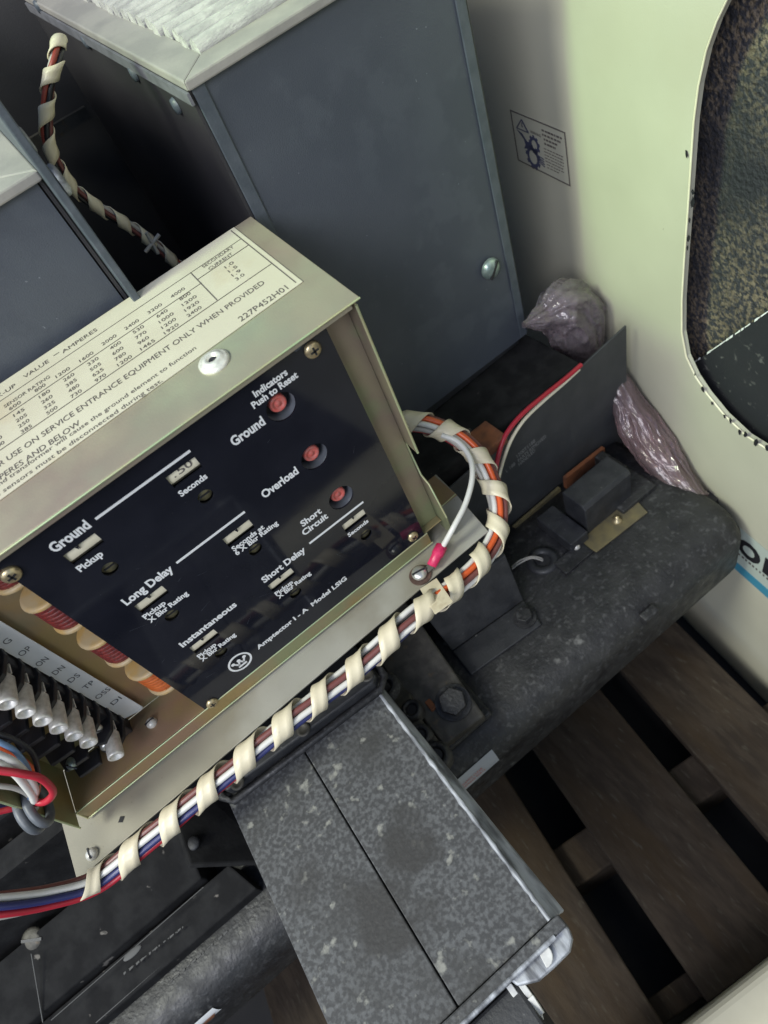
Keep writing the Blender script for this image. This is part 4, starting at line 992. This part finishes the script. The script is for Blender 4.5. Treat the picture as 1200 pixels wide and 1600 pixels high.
wh_ = root('wire_harness', (-.1, -.07, -.6), 'multicoloured wire bundle in cream spiral wrap along the lower edge of the trip unit', 'wire harness')
ctrl = [P(-60,1418,'y',-.060), P(0,1415,'y',-.065), P(75,1402,'y',-.066), P(150,1378,'y',-.067), P(220,1322,'y',-.067), P(335,1225,'y',-.067), P(450,1128,'y',-.067), P(560,1042,'y',-.067), P(640,968,'y',-.066), P(700,925,'y',-.062), P(745,885,'y',-.055), P(772,842,'y',-.040), P(779,795,'y',-.02), P(764,745,'y',.01), P(738,703,'y',.035), P(700,675,'y',.06), P(660,662,'y',.08), P(620,664,'y',.10), P(560,700,'y',.12)]
path = resample(spline(ctrl, 16), .004)
cols_ = ['wgrey','wwhite','worange','wbrown','wwhite','wnavy','wred','wblack']
for k, cname in enumerate(cols_):
    ang = 2*math.pi*k/7; off = .0078 if k < 7 else .0
    pp = strand(path, off, ang, 4.0, .0026, k)
    if cname == 'worange': pp = [p for p, q in zip(pp, path) if q.x > .085 or q.y > -.03]
    mb = MB(); mb.tube(pp, .0033, 8); mb.build('wire', cname, wh_)
# start of the wrap: where x > -.335
L = 0; Ls = 0
for a, b in zip(path, path[1:]):
    if b.x < -.338: Ls += (b-a).length
    L += (b-a).length
mb = MB(); helix(mb, path, .0122, .0445, .0215, 1.2, -1, Ls, L); mb.build('spiral_wrap', 'wrap', wh_, solid=.0009)
# flat nylon clip holding the bundle
mb = MB(); a_ = P(655,918,'z',-.5835); 
cc = [P(656,920,'z',-.5830), P(682,903,'z',-.5830), P(708,940,'z',-.5605), P(680,960,'z',-.5605)]
mb.prism(cc, Vector((0,.0006,-.0012))); mb.build('cable_clip', 'wrap', wh_, bevel=.0004)

gw = root('ground_wire', (.08, -.02, -.58), 'single white ground wire with a crimson ring lug screwed to the plate', 'wire')
gpts = spline([P(690,680,'y',.055), P(715,690,'y',.040), P(734,715,'y',.02), P(738,745,'y',.0), P(728,785,'y',-.015), P(708,825,'y',-.025), P(690,857,'z',-.572)], 12)
mb = MB(); mb.tube(gpts, .0031, 10); mb.build('wire', 'wwhite', gw)
a_ = P(691,852,'z',-.572); b_ = P(674,884,'z',-.576); mb = MB(); d = (b_-a_)
mb.lathe(a_, d, [(0,.0050),(.001,.0066),(d.length*.45,.0066),(d.length*.55,.0056),(d.length,.0052),(d.length+.0005,0)], 20)
M['crimson'] = mat('crimson_sleeve', (.62,.03,.12), (.5,.02,.09), 200, .35); mb.build('lug_sleeve', 'crimson', gw)
mb = MB(); e_ = P(664,893,'z',-.5815); s_ = d.normalized().cross(Z).normalized()*.004
mb.prism([b_ + s_, b_ - s_, e_ - s_, e_ + s_], Z*-.0012); mb.build('ring_terminal', 'steel', gw)

# harness hanging between the chutes
h2 = root('wire_harness', (.07, .3, -.2), 'spiral wrapped thin wire bundle hanging between the two arc chutes', 'wire harness')
yy = .26
ctrl = [P(93,60,'y',yy+.02), P(88,90,'y',yy), P(78,125,'y',yy), P(73,170,'y',yy), P(75,220,'y',yy), P(92,262,'y',yy), P(118,297,'y',yy), P(160,328,'y',yy), P(205,355,'y',yy), P(245,385,'y',yy), P(290,425,'y',yy)]
path2 = resample(spline(ctrl, 14), .003)
for k, cname in enumerate(['wbrown','wblack','wmar','wgrey']):
    mb = MB(); mb.tube(strand(path2, .0027, k*1.57, 18, .002, k+20), .0021, 8); mb.build('wire', cname, h2)
mb = MB(); helix(mb, path2, .0053, .0275, .0165, 0.4, 1, 0.004); mb.build('spiral_wrap', 'wrap', h2, solid=.0008)
p = P(238,380,'y',yy-.006); mb = MB()
for t in (.3, 1.5): d = Vector((math.cos(t),0,math.sin(t)))*.011; mb.tube([p-d, p+d], .002, 6)
mb.build('cable_tie', 'wgrey', h2)

# red and white pair by the board
rp = root('wire_pair', (.27, .06, -.7), 'thin red and white wires curving over the charcoal board', 'wire')
for dx, cname in ((0,'wred'), (1,'cream')):
    q = [P(908,570,'y',.068), P(885,590,'y',.066), P(850,618,'y',.064), P(815,648,'y',.060), P(790,680,'y',.056), P(778,715,'y',.050), P(772,755,'y',.04), P(770,800,'y',.02)]
    if dx: q = [P(905,577,'y',.068), P(880,600,'y',.066), P(850,626,'y',.064), P(820,655,'y',.060), P(800,685,'y',.056), P(788,715,'y',.050), P(779,748,'y',.045), P(772,790,'y',.03)]
    mb = MB(); mb.tube(spline(q, 10), .0022 if dx else .0030, 8); mb.build('wire', cname, rp)

# loose wires at the lower left, through the grommet
lw = root('wire_bundle', (-.33, -.02, -.52), 'loose white, red, blue and black wires looping through the grey grommet', 'wire')
for cname, r_, q in (
    ('wblack',.0024,[(-30,1140,.0),(0,1147,-.005),(30,1160,-.008),(52,1180,-.01),(60,1215,-.012),(50,1245,-.014),(40,1275,-.014)]),
    ('wblue',.0024,[(-30,1145,.0),(0,1160,-.01),(25,1175,-.012),(45,1205,-.015),(48,1240,-.014),(40,1270,-.012)]),
    ('worange',.0024,[(-30,1150,.01),(10,1172,.0),(45,1195,-.0),(60,1225,-.005),(52,1255,-.008)]),
    ('wwhite',.0034,[(-30,1170,-.01),(0,1180,-.015),(25,1193,-.02),(45,1215,-.022),(55,1235,-.02),(50,1250,-.014),(45,1275,-.012)]),
    ('wwhite',.0034,[(-30,1185,-.015),(0,1194,-.02),(22,1208,-.024),(40,1228,-.024),(52,1245,-.02),(55,1262,-.012)]),
    ('wred',.0033,[(-30,1200,-.02),(0,1204,-.025),(35,1209,-.030),(65,1217,-.032),(83,1237,-.03),(72,1252,-.024),(52,1255,-.016),(45,1262,-.010)]),
    ('wgrey',.0024,[(-30,1225,-.01),(0,1228,-.015),(25,1232,-.015),(45,1243,-.012),(50,1258,-.010)])):
    mb = MB(); mb.tube(spline([P(a,b,'y',c) for a,b,c in q], 12), r_, 10); mb.build('wire', cname, lw)
lo = root('wire_bundle', (-.38, -.03, -.56), 'red and blue wires leaving below the grommet at the left photo edge', 'wire')
for cname, q in (('wred',[(-30,1275,.0),(0,1268,.0),(30,1261,.0),(55,1258,.005)]), ('wnavy',[(-30,1262,.01),(0,1260,.01),(40,1258,.01)]), ('wred',[(-30,1405,-.02),(0,1407,-.02),(35,1410,-.03),(80,1402,-.05)])):
    mb = MB(); mb.tube(spline([P(a,b,'y',c) for a,b,c in q], 10), .003, 8); mb.build('wire', cname, lo)
rt = root('wire_pair', (.26, -.0, -.77), 'two dusty grey wires entering a round grommet in the rail', 'wire')
for k in range(2):
    mb = MB(); mb.tube(spline([P(800,886+k*3,'z',RZ+.006), P(812,876+k*4,'z',RZ+.01), P(830,870+k*2,'z',RZ+.012), P(845,872+k*3,'z',RZ+.004), P(850,878,'z',RZ-.004)], 8), .0012, 6); mb.build('wire', 'wgrey', rt)
